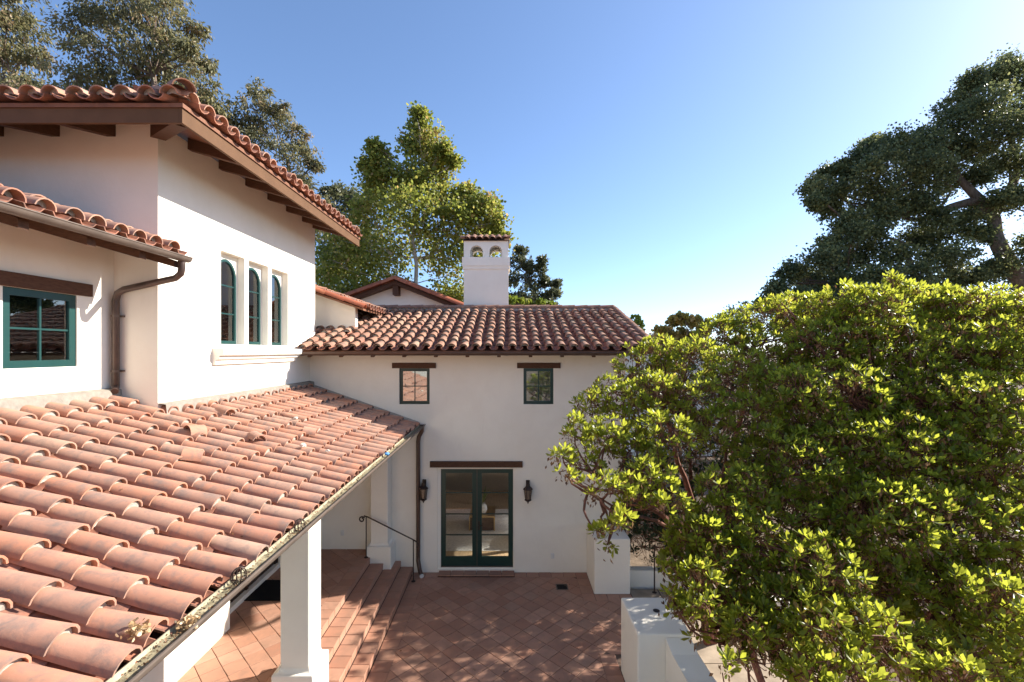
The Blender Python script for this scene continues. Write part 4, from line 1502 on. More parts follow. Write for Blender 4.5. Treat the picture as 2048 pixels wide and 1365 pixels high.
def tree(name, label, base, clumps, leafmat, barkmat, per=420, leaf=.16, tpl=DIAMOND, droop=0.0, trunk_r=.3, twig=True, sub=12, subr=.42, widen=1.0, fork=None, depth_j=.35, group=None, cat='tree', up=0.0, fork_r=None, grow=1.0):
    """clumps: (px, py, Y, r_px) of the photograph turned into balls in the world"""
    base = Vector(base)
    t = thing(name, label, cat, base, group)
    cs = []
    for (px, py, Y, rp) in clumps:
        r = rp * grow * Y / FPX
        Yj = Y + random.uniform(-1, 1) * depth_j * 4 * r
        p = at(px, py, Y)
        cs.append((Vector((p.x * Yj / Y, Yj, H + (p.z - H) * Yj / Y)), r))
    bm_ = MB()
    top = max(c[0].z for c in cs)
    cx = sum(c[0].x for c in cs) / len(cs)
    cy = sum(c[0].y for c in cs) / len(cs)
    if fork is None:
        fork = [Vector((base.x * .6 + cx * .4, base.y * .6 + cy * .4, base.z + (top - base.z) * .45))]
        limb(bm_, base, fork[0], trunk_r, trunk_r * .7, .05, 6, 9)
        lead = Vector((cx, cy, base.z + (top - base.z) * .80))
        limb(bm_, fork[0], lead, trunk_r * .7, trunk_r * .3, .1, 6, 7)
        nodes = [fork[0].lerp(lead, k / 5) for k in range(6)]
    else:
        nodes = []
        prev = base
        for ci, ch_ in enumerate(fork):
            pts_ = [Vector(p) for p in ch_]
            rs = [trunk_r * (fork_r[ci] if fork_r else 1) * (1 - .8 * i / max(1, len(pts_) - 1)) for i in range(len(pts_))]
            # smooth the chain
            fine, fr_ = [], []
            for i in range(len(pts_) - 1):
                for k in range(4):
                    u = k / 4
                    p0 = pts_[max(i - 1, 0)]
                    p1, p2 = pts_[i], pts_[i + 1]
                    p3 = pts_[min(i + 2, len(pts_) - 1)]
                    q_ = .5 * ((2 * p1) + (p2 - p0) * u + (2 * p0 - 5 * p1 + 4 * p2 - p3) * u * u + (3 * p1 - p0 - 3 * p2 + p3) * u ** 3)
                    fine.append(q_)
                    fr_.append(rs[i] + (rs[i + 1] - rs[i]) * u)
            fine.append(pts_[-1])
            fr_.append(rs[-1])
            bm_.tube(fine, fr_, 9)
            nodes += fine[len(fine) // 4:]
    P, D, S_, Z_, T_ = [], [], [], [], []
    for (c, r) in cs:
        nd = min(nodes, key=lambda q: (q - c).length + max(0, q.z - c.z) * .8)
        pts = limb(bm_, nd, c, max(.02, trunk_r * .16), .015, .25, 5, 5)
        ns = max(3, int(sub * (1 if r < 1 else r ** 1.2)))
        for k in range(ns):
            v = rnd_unit(1)[0]
            rad = r * (rng.random() ** .45)
            sc_ = Vector((v[0], v[1], v[2] * .85)) * rad + c
            if twig and k % 2 == 0:
                limb(bm_, pts[random.randint(3, 5)], sc_, .018, .006, .2, 3, 3)
            m = int(per / sub * rng.uniform(.5, 1.5))
            rr = subr * r * rng.uniform(.6, 1.2) if r < 1.5 else subr * 1.2 * rng.uniform(.6, 1.2)
            p = np.array(sc_)[None, :] + rng.normal(size=(m, 3)) * rr * np.array([.55, .55, .42])
            d = rnd_unit(m)
            out = norm(p - np.array(c)[None, :])
            d = d * .8 + out * .6
            d[:, 2] += up - droop
            P.append(p)
            D.append(d)
            S_.append(rnd_unit(m))
            Z_.append(leaf * rng.uniform(.6, 1.25, m))
            T_.append(np.clip(rng.normal(.45, .20, m) + rng.normal(0, .18), 0, 1))
    weld_o = bm_.build('trunk', barkmat, t, smooth=True)
    leaves('crown', leafmat, t, tpl, np.concatenate(P), np.concatenate(D), np.concatenate(S_), np.concatenate(Z_), np.concatenate(T_), widen)
    return t


# eucalyptus rows on the slope behind the house
Ye = 26
tree('eucalyptus_tree', 'tall grey green eucalyptus at the far upper left edge, cut by the picture', (at(20, 703, 28).x, 28, -.1),
     [(20, 25, 28, 42), (60, 60, 28, 38), (15, 90, 28, 40), (75, 115, 28, 30), (30, 150, 28, 45), (70, 185, 28, 40), (-20, 60, 28, 45), (-30, 150, 28, 50), (30, 230, 28, 50), (-60, 20, 28, 60), (5, -40, 28, 50)],
     EUC, BARK, 720, .26, droop=.9, trunk_r=.35, subr=.5, widen=.75, sub=12)
tree('eucalyptus_tree', 'broad tall eucalyptus with hanging leaves rising above the hipped tile eave', (at(270, 703, Ye).x, Ye, -.1),
     [(150, 50, Ye, 32), (180, 30, Ye, 36), (230, 50, Ye, 42), (215, 5, Ye, 45), (285, 20, Ye, 40), (325, 30, Ye, 40), (345, 75, Ye, 36), (290, 80, Ye, 42), (240, 110, Ye, 45), (175, 105, Ye, 40),
      (150, 150, Ye, 36), (195, 165, Ye, 42), (255, 165, Ye, 45), (310, 135, Ye, 42), (360, 130, Ye, 36), (385, 55, Ye, 24), (385, 100, Ye, 24), (415, 130, Ye, 20), (400, 170, Ye, 36), (430, 205, Ye, 32),
      (350, 190, Ye, 42), (290, 210, Ye, 45), (445, 240, Ye, 30), (410, 240, Ye, 40), (330, 250, Ye, 45), (470, 285, Ye, 34), (430, 300, Ye, 40), (140, 205, Ye, 40), (340, -20, Ye, 40), (250, -30, Ye, 50)],
     EUC, BARK, 720, .24, droop=.9, trunk_r=.45, subr=.5, widen=.75, sub=12)
tree('eucalyptus_tree', 'slender airy eucalyptus with a rounded top just right of the tile eave', (at(560, 703, Ye).x, Ye, -.1),
     [(515, 185, Ye, 24), (500, 215, Ye, 28), (545, 210, Ye, 26), (575, 230, Ye, 24), (495, 250, Ye, 26), (540, 250, Ye, 30), (590, 270, Ye, 26), (515, 285, Ye, 30), (565, 295, Ye, 32), (610, 300, Ye, 22), (625, 330, Ye, 16),
      (545, 330, Ye, 32), (595, 335, Ye, 26), (575, 375, Ye, 32), (615, 375, Ye, 26), (620, 415, Ye, 32), (650, 420, Ye, 26), (590, 430, Ye, 36), (640, 460, Ye, 34)],
     EUC, BARK, 600, .21, droop=.9, trunk_r=.25, subr=.5, widen=.75)
tree('dark_tree', 'dark grey green tree in shade behind the left side of the sycamore', (at(680, 703, 30).x, 30, -.1),
     [(665, 390, 30, 26), (690, 385, 30, 22), (655, 430, 30, 34), (700, 420, 30, 32), (730, 400, 30, 24), (665, 480, 30, 40), (710, 470, 30, 40), (650, 530, 30, 40), (700, 530, 30, 40), (740, 500, 30, 40), (660, 590, 30, 40)],
     DARKL, BARK, 800, .24, droop=.5, trunk_r=.3, subr=.5)
Ys = 22
tree('sycamore_tree', 'bright yellow green sycamore with a pointed top and pale trunk behind the chimney', (at(835, 703, Ys).x, Ys, -.1),
     [(840, 232, Ys, 13), (842, 258, Ys, 20), (862, 285, Ys, 26), (830, 290, Ys, 22), (884, 300, Ys, 12), (850, 320, Ys, 30), (885, 340, Ys, 24), (905, 322, Ys, 10), (825, 350, Ys, 30), (752, 298, Ys, 12), (758, 322, Ys, 20), (738, 335, Ys, 14),
      (740, 362, Ys, 26), (775, 350, Ys, 22), (795, 372, Ys, 28), (860, 375, Ys, 36), (765, 400, Ys, 36), (815, 410, Ys, 38), (885, 400, Ys, 28), (720, 430, Ys, 26), (760, 450, Ys, 40), (850, 440, Ys, 42), (905, 430, Ys, 28),
      (935, 385, Ys, 14), (940, 410, Ys, 22), (965, 408, Ys, 18), (990, 415, Ys, 12), (955, 440, Ys, 26), (990, 445, Ys, 16), (925, 470, Ys, 34), (700, 480, Ys, 32), (740, 500, Ys, 42), (810, 490, Ys, 46), (880, 500, Ys, 42), (975, 470, Ys, 22),
      (665, 520, Ys, 32), (700, 545, Ys, 36), (770, 545, Ys, 38), (905, 545, Ys, 36), (650, 555, Ys, 28), (690, 580, Ys, 30), (890, 590, Ys, 28), (740, 585, Ys, 26), (960, 510, Ys, 30), (1000, 480, Ys, 14), (930, 600, Ys, 26)],
     SYC, PALEBARK, 900, .14, tpl=BROAD, trunk_r=.15, subr=.72, sub=20, widen=1.0, grow=1.18)
tree('grey_tree', 'dark grey green open crowned tree right of the chimney', (at(1050, 703, 28).x, 28, -.1),
     [(1040, 505, 28, 13), (1033, 530, 28, 18), (1055, 535, 28, 14), (1082, 522, 28, 9), (1080, 540, 28, 13), (1030, 560, 28, 20), (1062, 565, 28, 18), (1090, 562, 28, 13), (1112, 570, 28, 9), (1045, 592, 28, 20), (1080, 590, 28, 18), (1105, 590, 28, 12), (1070, 612, 28, 20), (1020, 600, 28, 18), (1100, 612, 28, 14)],
     DARKL, BARK, 420, .22, trunk_r=.2, subr=.5)
tree('shrub', 'yellow green shrub tops just over the roof ridge right of the chimney', (at(1050, 703, 19).x, 19, 4.0),
     [(1022, 602, 19, 10), (1038, 606, 19, 10), (1058, 612, 19, 9), (1080, 609, 19, 8), (1098, 612, 19, 8), (1030, 625, 19, 16), (1070, 630, 19, 16)],
     LIME, BARK, 160, .16, tpl=BROAD, trunk_r=.05, cat='shrub')
tree('young_tree', 'sparse yellowing young tree between the roof corner and the big leafy tree', (at(1355, 703, 17).x, 17, -.1),
     [(1345, 643, 17, 12), (1368, 638, 17, 12), (1392, 644, 17, 12), (1325, 662, 17, 12), (1412, 655, 17, 10), (1340, 672, 17, 14), (1370, 670, 17, 18), (1395, 672, 17, 14), (1330, 700, 17, 20), (1365, 700, 17, 24), (1320, 735, 17, 22), (1355, 740, 17, 26), (1300, 770, 17, 22), (1275, 760, 17, 14)],
     YEL, BARK, 230, .15, tpl=BROAD, trunk_r=.06)
tree('small_tree', 'little green treetop peeking past the right verge of the tiled roof', (at(1278, 703, 20).x, 20, -.1),
     [(1270, 640, 20, 8), (1280, 650, 20, 8), (1275, 668, 20, 12), (1285, 690, 20, 14)], LIME, BARK, 90, .15, tpl=BROAD, trunk_r=.06)
tree('far_tree', 'small hazy grey tree on the skyline left of the oak', (at(1480, 703, 45).x, 45, -.1),
     [(1445, 632, 45, 9), (1465, 622, 45, 12), (1490, 615, 45, 12), (1510, 612, 45, 8), (1480, 640, 45, 16), (1450, 650, 45, 14), (1520, 635, 45, 14)],
     DARKL, BARK, 200, .3, trunk_r=.25)

Yo = 24
fk = [[at(2120, 760, Yo), at(2085, 620, Yo), at(2030, 545, Yo), at(1992, 478, Yo), at(1985, 430, Yo + .2), at(1945, 385, Yo + .4), at(1915, 350, Yo + .6), at(1900, 300, Yo + .8)],
      [at(1985, 430, Yo + .2), at(2020, 380, Yo + .8), at(2035, 320, Yo + 1.2), at(2000, 230, Yo + 1.4)],
      [at(1960, 400, Yo + .4), at(1900, 415, Yo + .6), at(1830, 440, Yo + .6), at(1760, 410, Yo + .6)],
      [at(2060, 590, Yo + .2), at(1960, 600, Yo + .8), at(1870, 575, Yo + .8), at(1810, 540, Yo + .8), at(1770, 545, Yo + .6), at(1690, 560, Yo + .4)],
      [at(1830, 560, Yo + .8), at(1810, 500, Yo + .6), at(1790, 480, Yo + .6), at(1740, 470, Yo + .4)]]
tree('oak_tree', 'massive dark live oak with twisting limbs at the right edge', at(2120, 760, Yo),
     [(1985, 145, Yo, 30), (1950, 165, Yo, 26), (2010, 140, Yo, 26), (2045, 160, Yo, 36), (1925, 195, Yo, 28), (1970, 200, Yo, 36), (2030, 210, Yo, 40), (1895, 240, Yo, 32), (1940, 245, Yo, 40), (2000, 260, Yo, 42), (2060, 260, Yo, 40),
      (1740, 292, Yo, 24), (1775, 290, Yo, 30), (1815, 300, Yo, 32), (1850, 285, Yo, 30), (1880, 300, Yo, 36), (1930, 300, Yo, 36), (1720, 320, Yo, 26), (1760, 330, Yo, 36), (1820, 345, Yo, 38), (1870, 350, Yo, 34), (1980, 320, Yo, 40), (2040, 320, Yo, 36),
      (1660, 345, Yo, 18), (1690, 340, Yo, 22), (1625, 372, Yo, 22), (1660, 380, Yo, 30), (1700, 375, Yo, 34), (1750, 385, Yo, 36), (1800, 395, Yo, 34), (1850, 400, Yo, 28), (1630, 405, Yo, 16), (1660, 420, Yo, 22), (1720, 425, Yo, 30), (1770, 430, Yo, 30),
      (2010, 400, Yo, 26), (2050, 395, Yo, 30), (1880, 440, Yo, 24), (1930, 450, Yo, 30), (1960, 470, Yo, 22), (1740, 470, Yo, 30), (1700, 470, Yo, 26), (1660, 490, Yo, 24), (1640, 520, Yo, 30), (1680, 520, Yo, 34), (1730, 510, Yo, 34),
      (1580, 545, Yo, 22), (1610, 560, Yo, 30), (1650, 565, Yo, 36), (1700, 570, Yo, 36), (1550, 580, Yo, 20), (1590, 600, Yo, 30), (1640, 610, Yo, 34), (1530, 610, Yo, 16), (1860, 510, Yo, 30), (1910, 510, Yo, 30), (1840, 550, Yo, 26), (1890, 560, Yo, 32), (1940, 560, Yo, 32), (1980, 540, Yo, 26),
      (1700, 630, Yo, 40), (1780, 600, Yo, 30), (1840, 610, Yo, 36), (1920, 620, Yo, 40), (2000, 620, Yo, 34), (2060, 500, Yo, 30), (1770, 640, Yo, 40), (2120, 200, Yo, 60), (2140, 320, Yo, 60), (2110, 440, Yo, 40), (1960, 640, 28, 60), (2040, 640, 28, 60), (1860, 650, 28, 60), (1900, 690, 27, 60), (2000, 700, 27, 70), (2040, 570, 28, 40), (1830, 470, Yo, 26), (1790, 510, Yo, 30), (1770, 560, Yo, 34), (1860, 475, Yo, 26), (1620, 590, Yo, 36), (1560, 620, Yo, 26), (1680, 600, Yo, 40), (1740, 600, Yo, 40), (1600, 650, Yo, 40), (1950, 420, Yo, 22), (1830, 420, Yo, 30), (1700, 445, Yo, 26), (1900, 360, Yo, 30), (1840, 330, Yo, 36), (1960, 350, Yo, 26)],
     OAK, OAKBARK, 2000, .112, tpl=BROAD, trunk_r=.50, subr=.56, sub=26, fork=fk, depth_j=.6, fork_r=(1, .6, .5, .5, .35))


# ------------------------------------------------------------------ the two big arbutus trees and the thicket behind the gate
def arbutus(name, label, stems, clumps, whorls_m3, leaf, singles, seedn, wood=REDBARK, hang=None, base=None, inner=1.0, lmat=ARB):
    t = thing(name, label, 'tree', base)
    mb = MB()
    nodes = []
    for chn in stems:
        pts_ = [Vector(p) for p in chn[0]]
        n = len(pts_)
        rs = [chn[1] * (1 - .75 * i / (n - 1)) for i in range(n)]
        fine, fr_ = [], []
        for i in range(n - 1):
            for k in range(4):
                u = k / 4
                p0, p1, p2, p3 = pts_[max(i - 1, 0)], pts_[i], pts_[i + 1], pts_[min(i + 2, n - 1)]
                q_ = .5 * ((2 * p1) + (p2 - p0) * u + (2 * p0 - 5 * p1 + 4 * p2 - p3) * u * u + (3 * p1 - p0 - 3 * p2 + p3) * u ** 3)
                fine.append(q_ + Vector((random.gauss(0, .012), random.gauss(0, .012), 0)))
                fr_.append(rs[i] + (rs[i + 1] - rs[i]) * u)
        fine.append(pts_[-1])
        fr_.append(rs[-1])
        mb.tube(fine, fr_, 7)
        nodes += fine[2:]
    P, D, S_, Z_, T_ = [], [], [], [], []
    FP, FD = [], []
    for (c, r) in clumps:
        c = Vector(c)
        near = sorted(nodes, key=lambda q: (q - c).length + max(0, q.z - c.z) * .6)[:3]
        for nd in near[:2]:
            limb(mb, nd, c, .018, .008, .12, 5, 5)
        nw = max(6, int(whorls_m3 * r ** 2.0))
        tint_c = rng.normal(0, .06)
        for k in range(nw):
            v = rnd_unit(1)[0]
            v[2] = v[2] * .9 + .12
            if v[2] < -.25 and rng.random() < .75:
                continue
            rad = r * (.62 + .46 * rng.random() ** .6)
            pc = c + Vector(v) * rad
            ax = norm((np.array([v[0] * .8, v[1] * .8, v[2] * .8 + .8]) + np.array(SUN) * .35 + rng.normal(0, .28, 3))[None, :])[0]
            if hang and hang(pc):
                ax = norm((np.array([v[0] * .6, v[1] * .6, -.25]) + rng.normal(0, .3, 3))[None, :])[0]
            if k % 2 == 0:
                q0 = c + Vector(v) * rad * rng.uniform(.15, .45) + Vector(rng.normal(0, .05, 3))
                limb(mb, q0, pc, .007, .004, .2, 2, 3)
            m = int(rng.integers(7, 13))
            up = Vector(ax)
            u = up.orthogonal().normalized()
            w2 = up.cross(u)
            ph = rng.random() * 6.28
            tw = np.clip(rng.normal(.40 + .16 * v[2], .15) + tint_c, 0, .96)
            for j in range(m):
                a = ph + 2.4 * j
                el = R(25 + 55 * (j / m)) * rng.uniform(.8, 1.25)
                d = up * math.cos(el) + (u * math.cos(a) + w2 * math.sin(a)) * math.sin(el)
                P.append(pc + d * .012)
                D.append(d)
                # blade faces up the twig
                S_.append(d.cross(up) if abs(d.dot(up)) < .99 else u)
                Z_.append(leaf * rng.uniform(.55, 1.25))
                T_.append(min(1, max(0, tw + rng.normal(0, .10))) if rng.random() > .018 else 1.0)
            if seedn and rng.random() < seedn:
                for j in range(int(rng.integers(4, 9))):
                    FP.append(pc + Vector(rng.normal(0, .03, 3)) - up * .03)
                    FD.append(Vector((rng.normal(0, .4), rng.normal(0, .4), -1)))
        # bare twigs and dead leaves inside
        for k in range(int(inner * 22 * r)):
            q1 = c + Vector(rnd_unit(1)[0]) * r * .8
            limb(mb, c + Vector(rnd_unit(1)[0]) * r * .25, q1, .006, .003, .4, 3, 3)
            for j in range(5):
                FP.append(q1 + Vector(rng.normal(0, .05, 3)))
                FD.append(Vector((rng.normal(0, .7), rng.normal(0, .7), -.8)))
    P = np.array([tuple(p) for p in P])
    D = np.array([tuple(p) for p in D])
    S_ = np.array([tuple(p) for p in S_])
    Z_ = np.array(Z_)
    T_ = np.array(T_)
    mb.build('trunk', wood, t, smooth=True)
    # the leaves that show largest are leaves of their own
    dist = np.linalg.norm(P - np.array([0, 0, H]), axis=1)
    px = 1018 + FPX * P[:, 0] / P[:, 1]
    py = 703 - FPX * (P[:, 2] - H) / P[:, 1]
    ok = (px > 1050) & (px < 2040) & (py > 540) & (py < 1360) & (P[:, 1] > .5)
    score = np.where(ok, Z_ / dist, 0)
    pick = np.argsort(-score)[:singles] if singles else np.array([], int)
    rest = np.ones(len(P), bool)
    rest[pick] = False
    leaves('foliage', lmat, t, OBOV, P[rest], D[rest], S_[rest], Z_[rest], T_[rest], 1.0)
    variants = []
    for tv in (.25, .4, .5, .6, .7, .8, .9, 1.0):
        me = bpy.data.meshes.new('leaf')
        me.from_pydata([tuple(v_) for v_ in OBOV[0]], [], OBOV[1])
        a_ = me.attributes.new('tint', 'FLOAT', 'POINT')
        a_.data.foreach_set('value', [tv] * 8)
        me.materials.append(ARB)
        variants.append((tv, me))
    for i in pick:
        d = Vector(D[i]).normalized()
        s = Vector(S_[i])
        s = (s - d * s.dot(d)).normalized()
        n = d.cross(s)
        me = min(variants, key=lambda q_: abs(q_[0] - T_[i]))[1]
        z = Z_[i]
        M = Matrix.Translation(Vector(P[i])) @ Matrix((d, s, n)).transposed().to_4x4() @ Matrix.Diagonal((z, z, z, 1))
        link('leaf', me, t, M)
    if FP:
        n = len(FP)
        leaves('withered_flowers', DEAD, t, DIAMOND, np.array([tuple(p) for p in FP]), np.array([tuple(p) for p in FD]), rnd_unit(n), rng.uniform(.03, .075, n), rng.random(n), .8)
    return t


def CL(lst, dz=0):
    out = []
    for (px, py, Y, rp) in lst:
        out.append((at(px, py, Y), rp * Y / FPX))
    return out


# left tree: leans over the pier towards the courtyard wall; its crown is a dome that rises away from the patio
def dome(lst, y_low, y_high, p_low, p_high, f=1.0):
    out = []
    for (px, py, rp) in lst:
        Y = y_low + (y_high - y_low) * min(1, max(0, (p_low - py) / (p_low - p_high))) + random.uniform(-.25, .25)
        out.append((at(px, py, Y), rp * f * Y / FPX))
    return out


clA = dome([(1125, 915, 26), (1150, 870, 34), (1185, 815, 36), (1215, 775, 26), (1130, 950, 18), (1170, 930, 34), (1210, 880, 44), (1250, 820, 50), (1270, 740, 44), (1320, 715, 40),
          (1260, 900, 50), (1200, 975, 34), (1250, 985, 44), (1310, 800, 56), (1330, 880, 56), (1380, 730, 52), (1390, 810, 60), (1440, 690, 54), (1420, 870, 50), (1470, 760, 64),
          (1225, 1050, 20), (1215, 1090, 16), (1245, 1040, 18), (1200, 1065, 12), (1330, 1010, 44), (1300, 960, 46), (1480, 660, 40), (1540, 650, 52), (1530, 720, 64), (1560, 800, 66), (1500, 850, 60), (1600, 630, 44), (1640, 660, 60), (1620, 740, 70)], 5.0, 8.4, 1000, 640, .95)
trA = [([(3.7, 8.6, -.1), (3.5, 8.3, 1.2), (3.2, 7.9, 2.5), (2.7, 7.4, 3.6), (2.4, 7.2, 4.6)], .09),
       ([(3.65, 8.6, -.1), (3.2, 7.8, 1.6), (2.5, 7.0, 2.7), (1.7, 6.2, 3.4), (1.0, 5.6, 3.9)], .07),
       ([(3.75, 8.6, -.1), (3.8, 8.4, 1.6), (3.9, 8.2, 3.2), (4.1, 8.1, 4.6), (4.2, 8.1, 5.4)], .09),
       ([(2.5, 7.0, 2.7), (1.9, 6.3, 3.1), (1.4, 5.7, 3.4), (.85, 5.4, 3.8)], .03),
       ]
arbutus('arbutus_tree', 'bushy bright green arbutus reaching over the pier towards the courtyard wall', trA, clA, 560, .096, 140, .7, hang=lambda p: p.z < 3.5 and p.x < 1.6, base=(3.7, 8.6, -.1))

# right tree: nearer, fills the lower right
clB = dome([(1690, 620, 50), (1740, 640, 60), (1785, 585, 30), (1800, 630, 56), (1860, 640, 60), (1930, 635, 60), (2000, 640, 60), (2060, 660, 60), (1700, 700, 70), (1790, 720, 76), (1880, 720, 80), (1970, 730, 84), (2050, 760, 80),
          (1680, 800, 76), (1770, 820, 84), (1870, 820, 90), (1960, 840, 90), (2050, 880, 90), (1620, 850, 60), (1560, 900, 54), (1600, 950, 66), (1680, 910, 84), (1780, 930, 96), (1880, 940, 100), (1990, 970, 100),
          (1490, 985, 44), (1540, 1010, 60), (1450, 1040, 44), (1400, 1080, 40), (1370, 1140, 30), (1360, 1190, 20), (1440, 1120, 56), (1500, 1090, 66), (1590, 1060, 76), (1690, 1030, 84), (1400, 1210, 30), (1450, 1200, 46),
          (1540, 1180, 66), (1640, 1160, 76), (1760, 1060, 90), (1870, 1070, 96), (1980, 1090, 90), (1740, 1170, 80), (1850, 1200, 80), (1500, 1270, 40), (1570, 1290, 50), (1650, 1270, 64), (1740, 1290, 66), (1840, 1320, 60), (1620, 1350, 50), (1710, 1370, 56), (1960, 1220, 70), (2050, 1180, 80), (1460, 1330, 24), (1900, 1370, 60), (1350, 1150, 26), (1348, 1210, 20), (1372, 1235, 22), (1400, 1160, 34), (1345, 1090, 24), (1420, 1245, 30), (1380, 1050, 40), (1430, 980, 40), (1500, 930, 44), (1960, 1330, 60), (2040, 1290, 70), (1560, 1230, 60), (1680, 1220, 66), (1930, 1160, 60), (2030, 1020, 70), (1600, 800, 60), (1640, 700, 60)], 4.0, 7.4, 1365, 600, 1.0)
trB = [([(3.7, 6.1, -.1), (3.7, 6.1, .9), (3.6, 5.7, 1.9), (3.45, 5.2, 2.7), (3.4, 4.9, 3.1)], .09),
       ([(3.7, 6.1, -.1), (3.3, 6.2, 1.2), (3.0, 6.3, 2.4), (2.9, 6.3, 3.4), (3.0, 6.4, 4.2)], .06),
       ([(3.75, 6.1, -.1), (4.1, 6.3, 1.3), (4.4, 6.4, 2.6), (4.7, 6.4, 3.8), (4.9, 6.4, 4.5)], .09),
       ([(3.8, 6.0, -.1), (4.2, 5.7, 1.2), (4.5, 5.2, 2.2), (4.6, 4.8, 2.9)], .07),
       ([(2.95, 5.7, -.1), (3.0, 5.6, .8), (2.85, 5.5, 1.5), (2.6, 5.3, 2.2)], .03), ([(3.05, 5.6, -.1), (3.15, 5.5, .9), (3.2, 5.2, 1.8)], .03), ([(2.9, 5.75, -.1), (2.75, 5.6, .7), (2.5, 5.45, 1.6)], .025)]
clB += dome([(1785, 562, 14), (1800, 580, 14), (1778, 590, 18), (1562, 606, 13), (1568, 622, 16), (1890, 588, 16), (1930, 596, 16), (1985, 600, 16), (1700, 592, 14), (1650, 606, 14), (2030, 606, 16), (1345, 1130, 22), (1352, 1185, 20), (1362, 1225, 18), (1395, 1262, 20), (1430, 1215, 34), (1480, 1290, 34), (1530, 1330, 36), (1600, 1330, 40), (1500, 1220, 40), (1380, 1110, 30)], 4.4, 7.4, 1365, 600)
clB += CL([(1480, 1120, 6.2, 60), (1600, 1150, 6.0, 70), (1720, 1180, 5.8, 80), (1850, 1200, 5.6, 80), (1980, 1230, 5.5, 80), (1560, 1290, 5.8, 46), (1680, 1320, 5.5, 60), (1800, 1340, 5.4, 60), (1930, 1340, 5.2, 70), (1450, 1240, 6.2, 36), (2040, 1340, 5.0, 60), (1500, 1190, 6.2, 50)])
clB += [(Vector((5.6, 7.2, 2.8)), .8), (Vector((6.6, 7.6, 3.6)), .9), (Vector((4.9, 7.0, 2.2)), .6)]  # unseen clumps behind the crown, added to shade the low garden wall
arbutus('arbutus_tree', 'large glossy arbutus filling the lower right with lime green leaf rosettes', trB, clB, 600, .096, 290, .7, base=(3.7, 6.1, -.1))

# thicket beyond the gateway: dark, shades the patio
tk = []
for (x, y, z, r) in [(3.6, 10.9, 1.0, .8), (3.1, 11.0, 1.7, .55), (4.4, 10.9, 1.4, .9), (3.4, 11.2, 2.6, .7), (4.3, 11.3, 2.8, 1.0), (5.3, 11.2, 2.2, 1.1), (4.0, 11.8, 3.8, .9), (5.2, 11.8, 3.6, 1.1), (6.4, 11.0, 2.6, 1.2), (6.3, 11.8, 4.0, 1.1),
                      (5.3, 9.8, 2.0, .9), (5.0, 9.6, 3.0, .8), (6.1, 9.7, 3.2, 1.1), (7.1, 10.4, 3.8, 1.1), (3.5, 12.0, 3.2, .6), (4.5, 12.2, 4.3, .8), (5.6, 12.2, 4.5, .8), (7.3, 12.0, 4.3, .9), (5.2, 8.4, 2.9, .8), (6.2, 8.8, 3.6, .9), (4.4, 8.3, 2.3, .6), (5.2, 10.6, 4.1, .8), (6.2, 10.6, 4.4, .9), (4.2, 10.4, 3.6, .6), (3.2, 10.95, .75, .45), (3.8, 10.9, .8, .55), (2.95, 11.2, 1.35, .4), (3.5, 11.0, 1.5, .55), (3.1, 11.6, .9, .6), (4.3, 10.8, 1.0, .7), (3.7, 11.6, 1.2, .7), (3.0, 11.3, 2.1, .45), (3.6, 11.3, 2.2, .6), (4.9, 10.6, 1.2, .7), (3.0, 11.9, 1.7, .5)]:  # clumps closest to the near pier are hidden, added to shade its top
    tk.append((Vector((x, y, z)), r))
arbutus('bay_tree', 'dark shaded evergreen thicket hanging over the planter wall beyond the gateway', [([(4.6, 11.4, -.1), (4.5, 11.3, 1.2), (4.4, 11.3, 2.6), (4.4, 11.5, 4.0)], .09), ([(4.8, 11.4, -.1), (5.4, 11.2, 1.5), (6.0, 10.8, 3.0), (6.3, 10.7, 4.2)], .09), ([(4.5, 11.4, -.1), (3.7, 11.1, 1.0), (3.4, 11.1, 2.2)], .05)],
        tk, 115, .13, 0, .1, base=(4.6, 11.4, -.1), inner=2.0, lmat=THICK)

# ------------------------------------------------------------------ leaf litter on the tiles and in the gutter
n = 420
yy = np.clip(rng.choice(np.array([2.6, 2.9, 3.3, 3.5, 4.0, 4.6, 5.5, 6.2, 7.4, 8.6, 9.5]), n) + rng.normal(0, .22, n), 2.1, 10.8)
pos = np.stack([gx + rng.normal(0, .028, n), yy, np.full(n, GZ - .017) + rng.uniform(0, .02, n)], 1)
dirs = np.stack([rng.normal(size=n), rng.normal(size=n), rng.normal(0, .35, n)], 1)
gd = leaves('leaf_litter', DEAD, None, DIAMOND, pos, dirs, np.stack([rng.normal(size=n), rng.normal(size=n), rng.normal(0, .3, n)], 1), rng.uniform(.010, .030, n), rng.random(n), 1.2)
tag(gd, 'dry brown leaf litter scattered along the porch gutter', 'leaf litter')
n = 260
xx = rng.uniform(-4.7, -2.2, n)
yy = rng.uniform(2.2, 11, n)
pos = np.stack([xx, yy, PZE + PS * (PXE - xx) + .10 + rng.uniform(-.04, .0, n)], 1)
gd = leaves('twig_litter', DEAD, None, DIAMOND, pos, np.stack([rng.normal(size=n), rng.normal(size=n), rng.normal(0, .2, n)], 1), np.stack([rng.normal(size=n), rng.normal(size=n), rng.normal(0, .2, n)], 1), rng.uniform(.015, .05, n), rng.random(n), .8)
tag(gd, 'scattered dry leaf bits lying between the porch roof tiles', 'leaf litter')
n = 90
pos = np.stack([rng.uniform(-2.2, 2.6, n), rng.uniform(7.2, 11.1, n), np.full(n, .006)], 1)
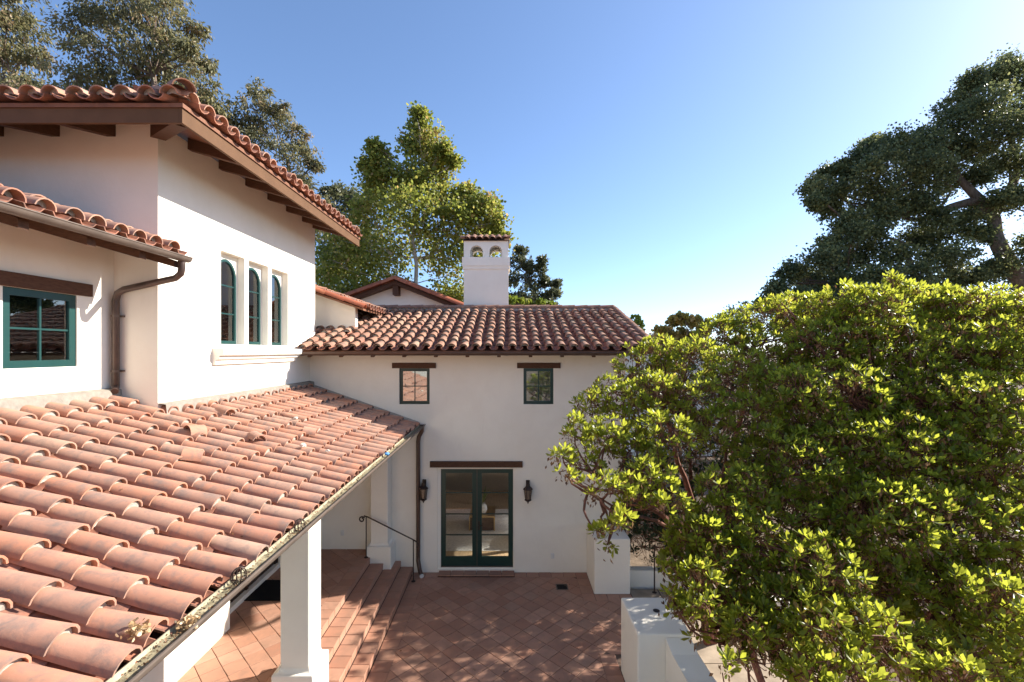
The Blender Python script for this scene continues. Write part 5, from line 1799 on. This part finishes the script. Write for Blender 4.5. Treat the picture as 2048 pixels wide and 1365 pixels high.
gd = leaves('fallen_leaves', DEAD, None, DIAMOND, pos, np.stack([rng.normal(size=n), rng.normal(size=n), rng.uniform(0, .25, n)], 1), np.stack([rng.normal(size=n), rng.normal(size=n), np.zeros(n)], 1), rng.uniform(.02, .05, n), rng.random(n), 1.0)
tag(gd, 'few fallen dry leaves on the patio tiles', 'fallen leaves')


def dead_clump(p, r, label, nn=70):
    pos = np.array(p)[None, :] + rng.normal(size=(nn, 3)) * r * np.array([.55, .55, .30])
    pos[:, 2] = np.maximum(pos[:, 2], p[2] - r * .3)
    d = norm(rng.normal(size=(nn, 3)))
    pale = m_leaf('pale_dead_leaf', [(0, (.34, .20, .09)), (.5, (.55, .38, .20)), (1, (.68, .56, .38))], .3) if 'pale_dead_leaf' not in bpy.data.materials else bpy.data.materials['pale_dead_leaf']
    o = leaves('dry_leaf_clump', pale, None, BROAD, pos - d * .02, d, rnd_unit(nn), rng.uniform(.018, .04, nn), rng.random(nn), .9)
    del o['kind']
    return tag(o, label, 'dry leaves', 'dry leaf clumps at the porch eave')


dead_clump((PXE - .03, 2.78, GZ + .09), .055, 'crumpled pale dry leaf wad resting between the last tiles above the gutter', 130)
dead_clump((gx + .01, 3.0, GZ + .01), .045, 'smaller flat clump of pale dry leaves lying in the gutter', 80)


def strainer(y, label):
    t = thing('gutter_strainer', label, 'gutter strainer', (gx, y, GZ - .045), 'wire strainers in the porch gutter')
    mb = MB()
    for k in range(5):
        a = math.pi * k / 5
        pts = [(math.cos(a) * .05 * math.sin(s_), math.sin(a) * .065 * math.sin(s_), .075 + .065 * -math.cos(s_)) for s_ in [R(25 + 310 * q / 16) for q in range(17)]]
        mb.tube(pts, .0035, 4)
    mb.tube([(.05 * math.cos(R(a)), .065 * math.sin(R(a)), .07) for a in range(0, 361, 30)], .0035, 4)
    link('wire_cage', mb.mesh('wire_cage', IRON), t, local=True)


strainer(3.58, 'black wire strainer bulging from the gutter near the second tile row')
strainer(4.62, 'smaller looking wire strainer farther up the gutter beside the near column')
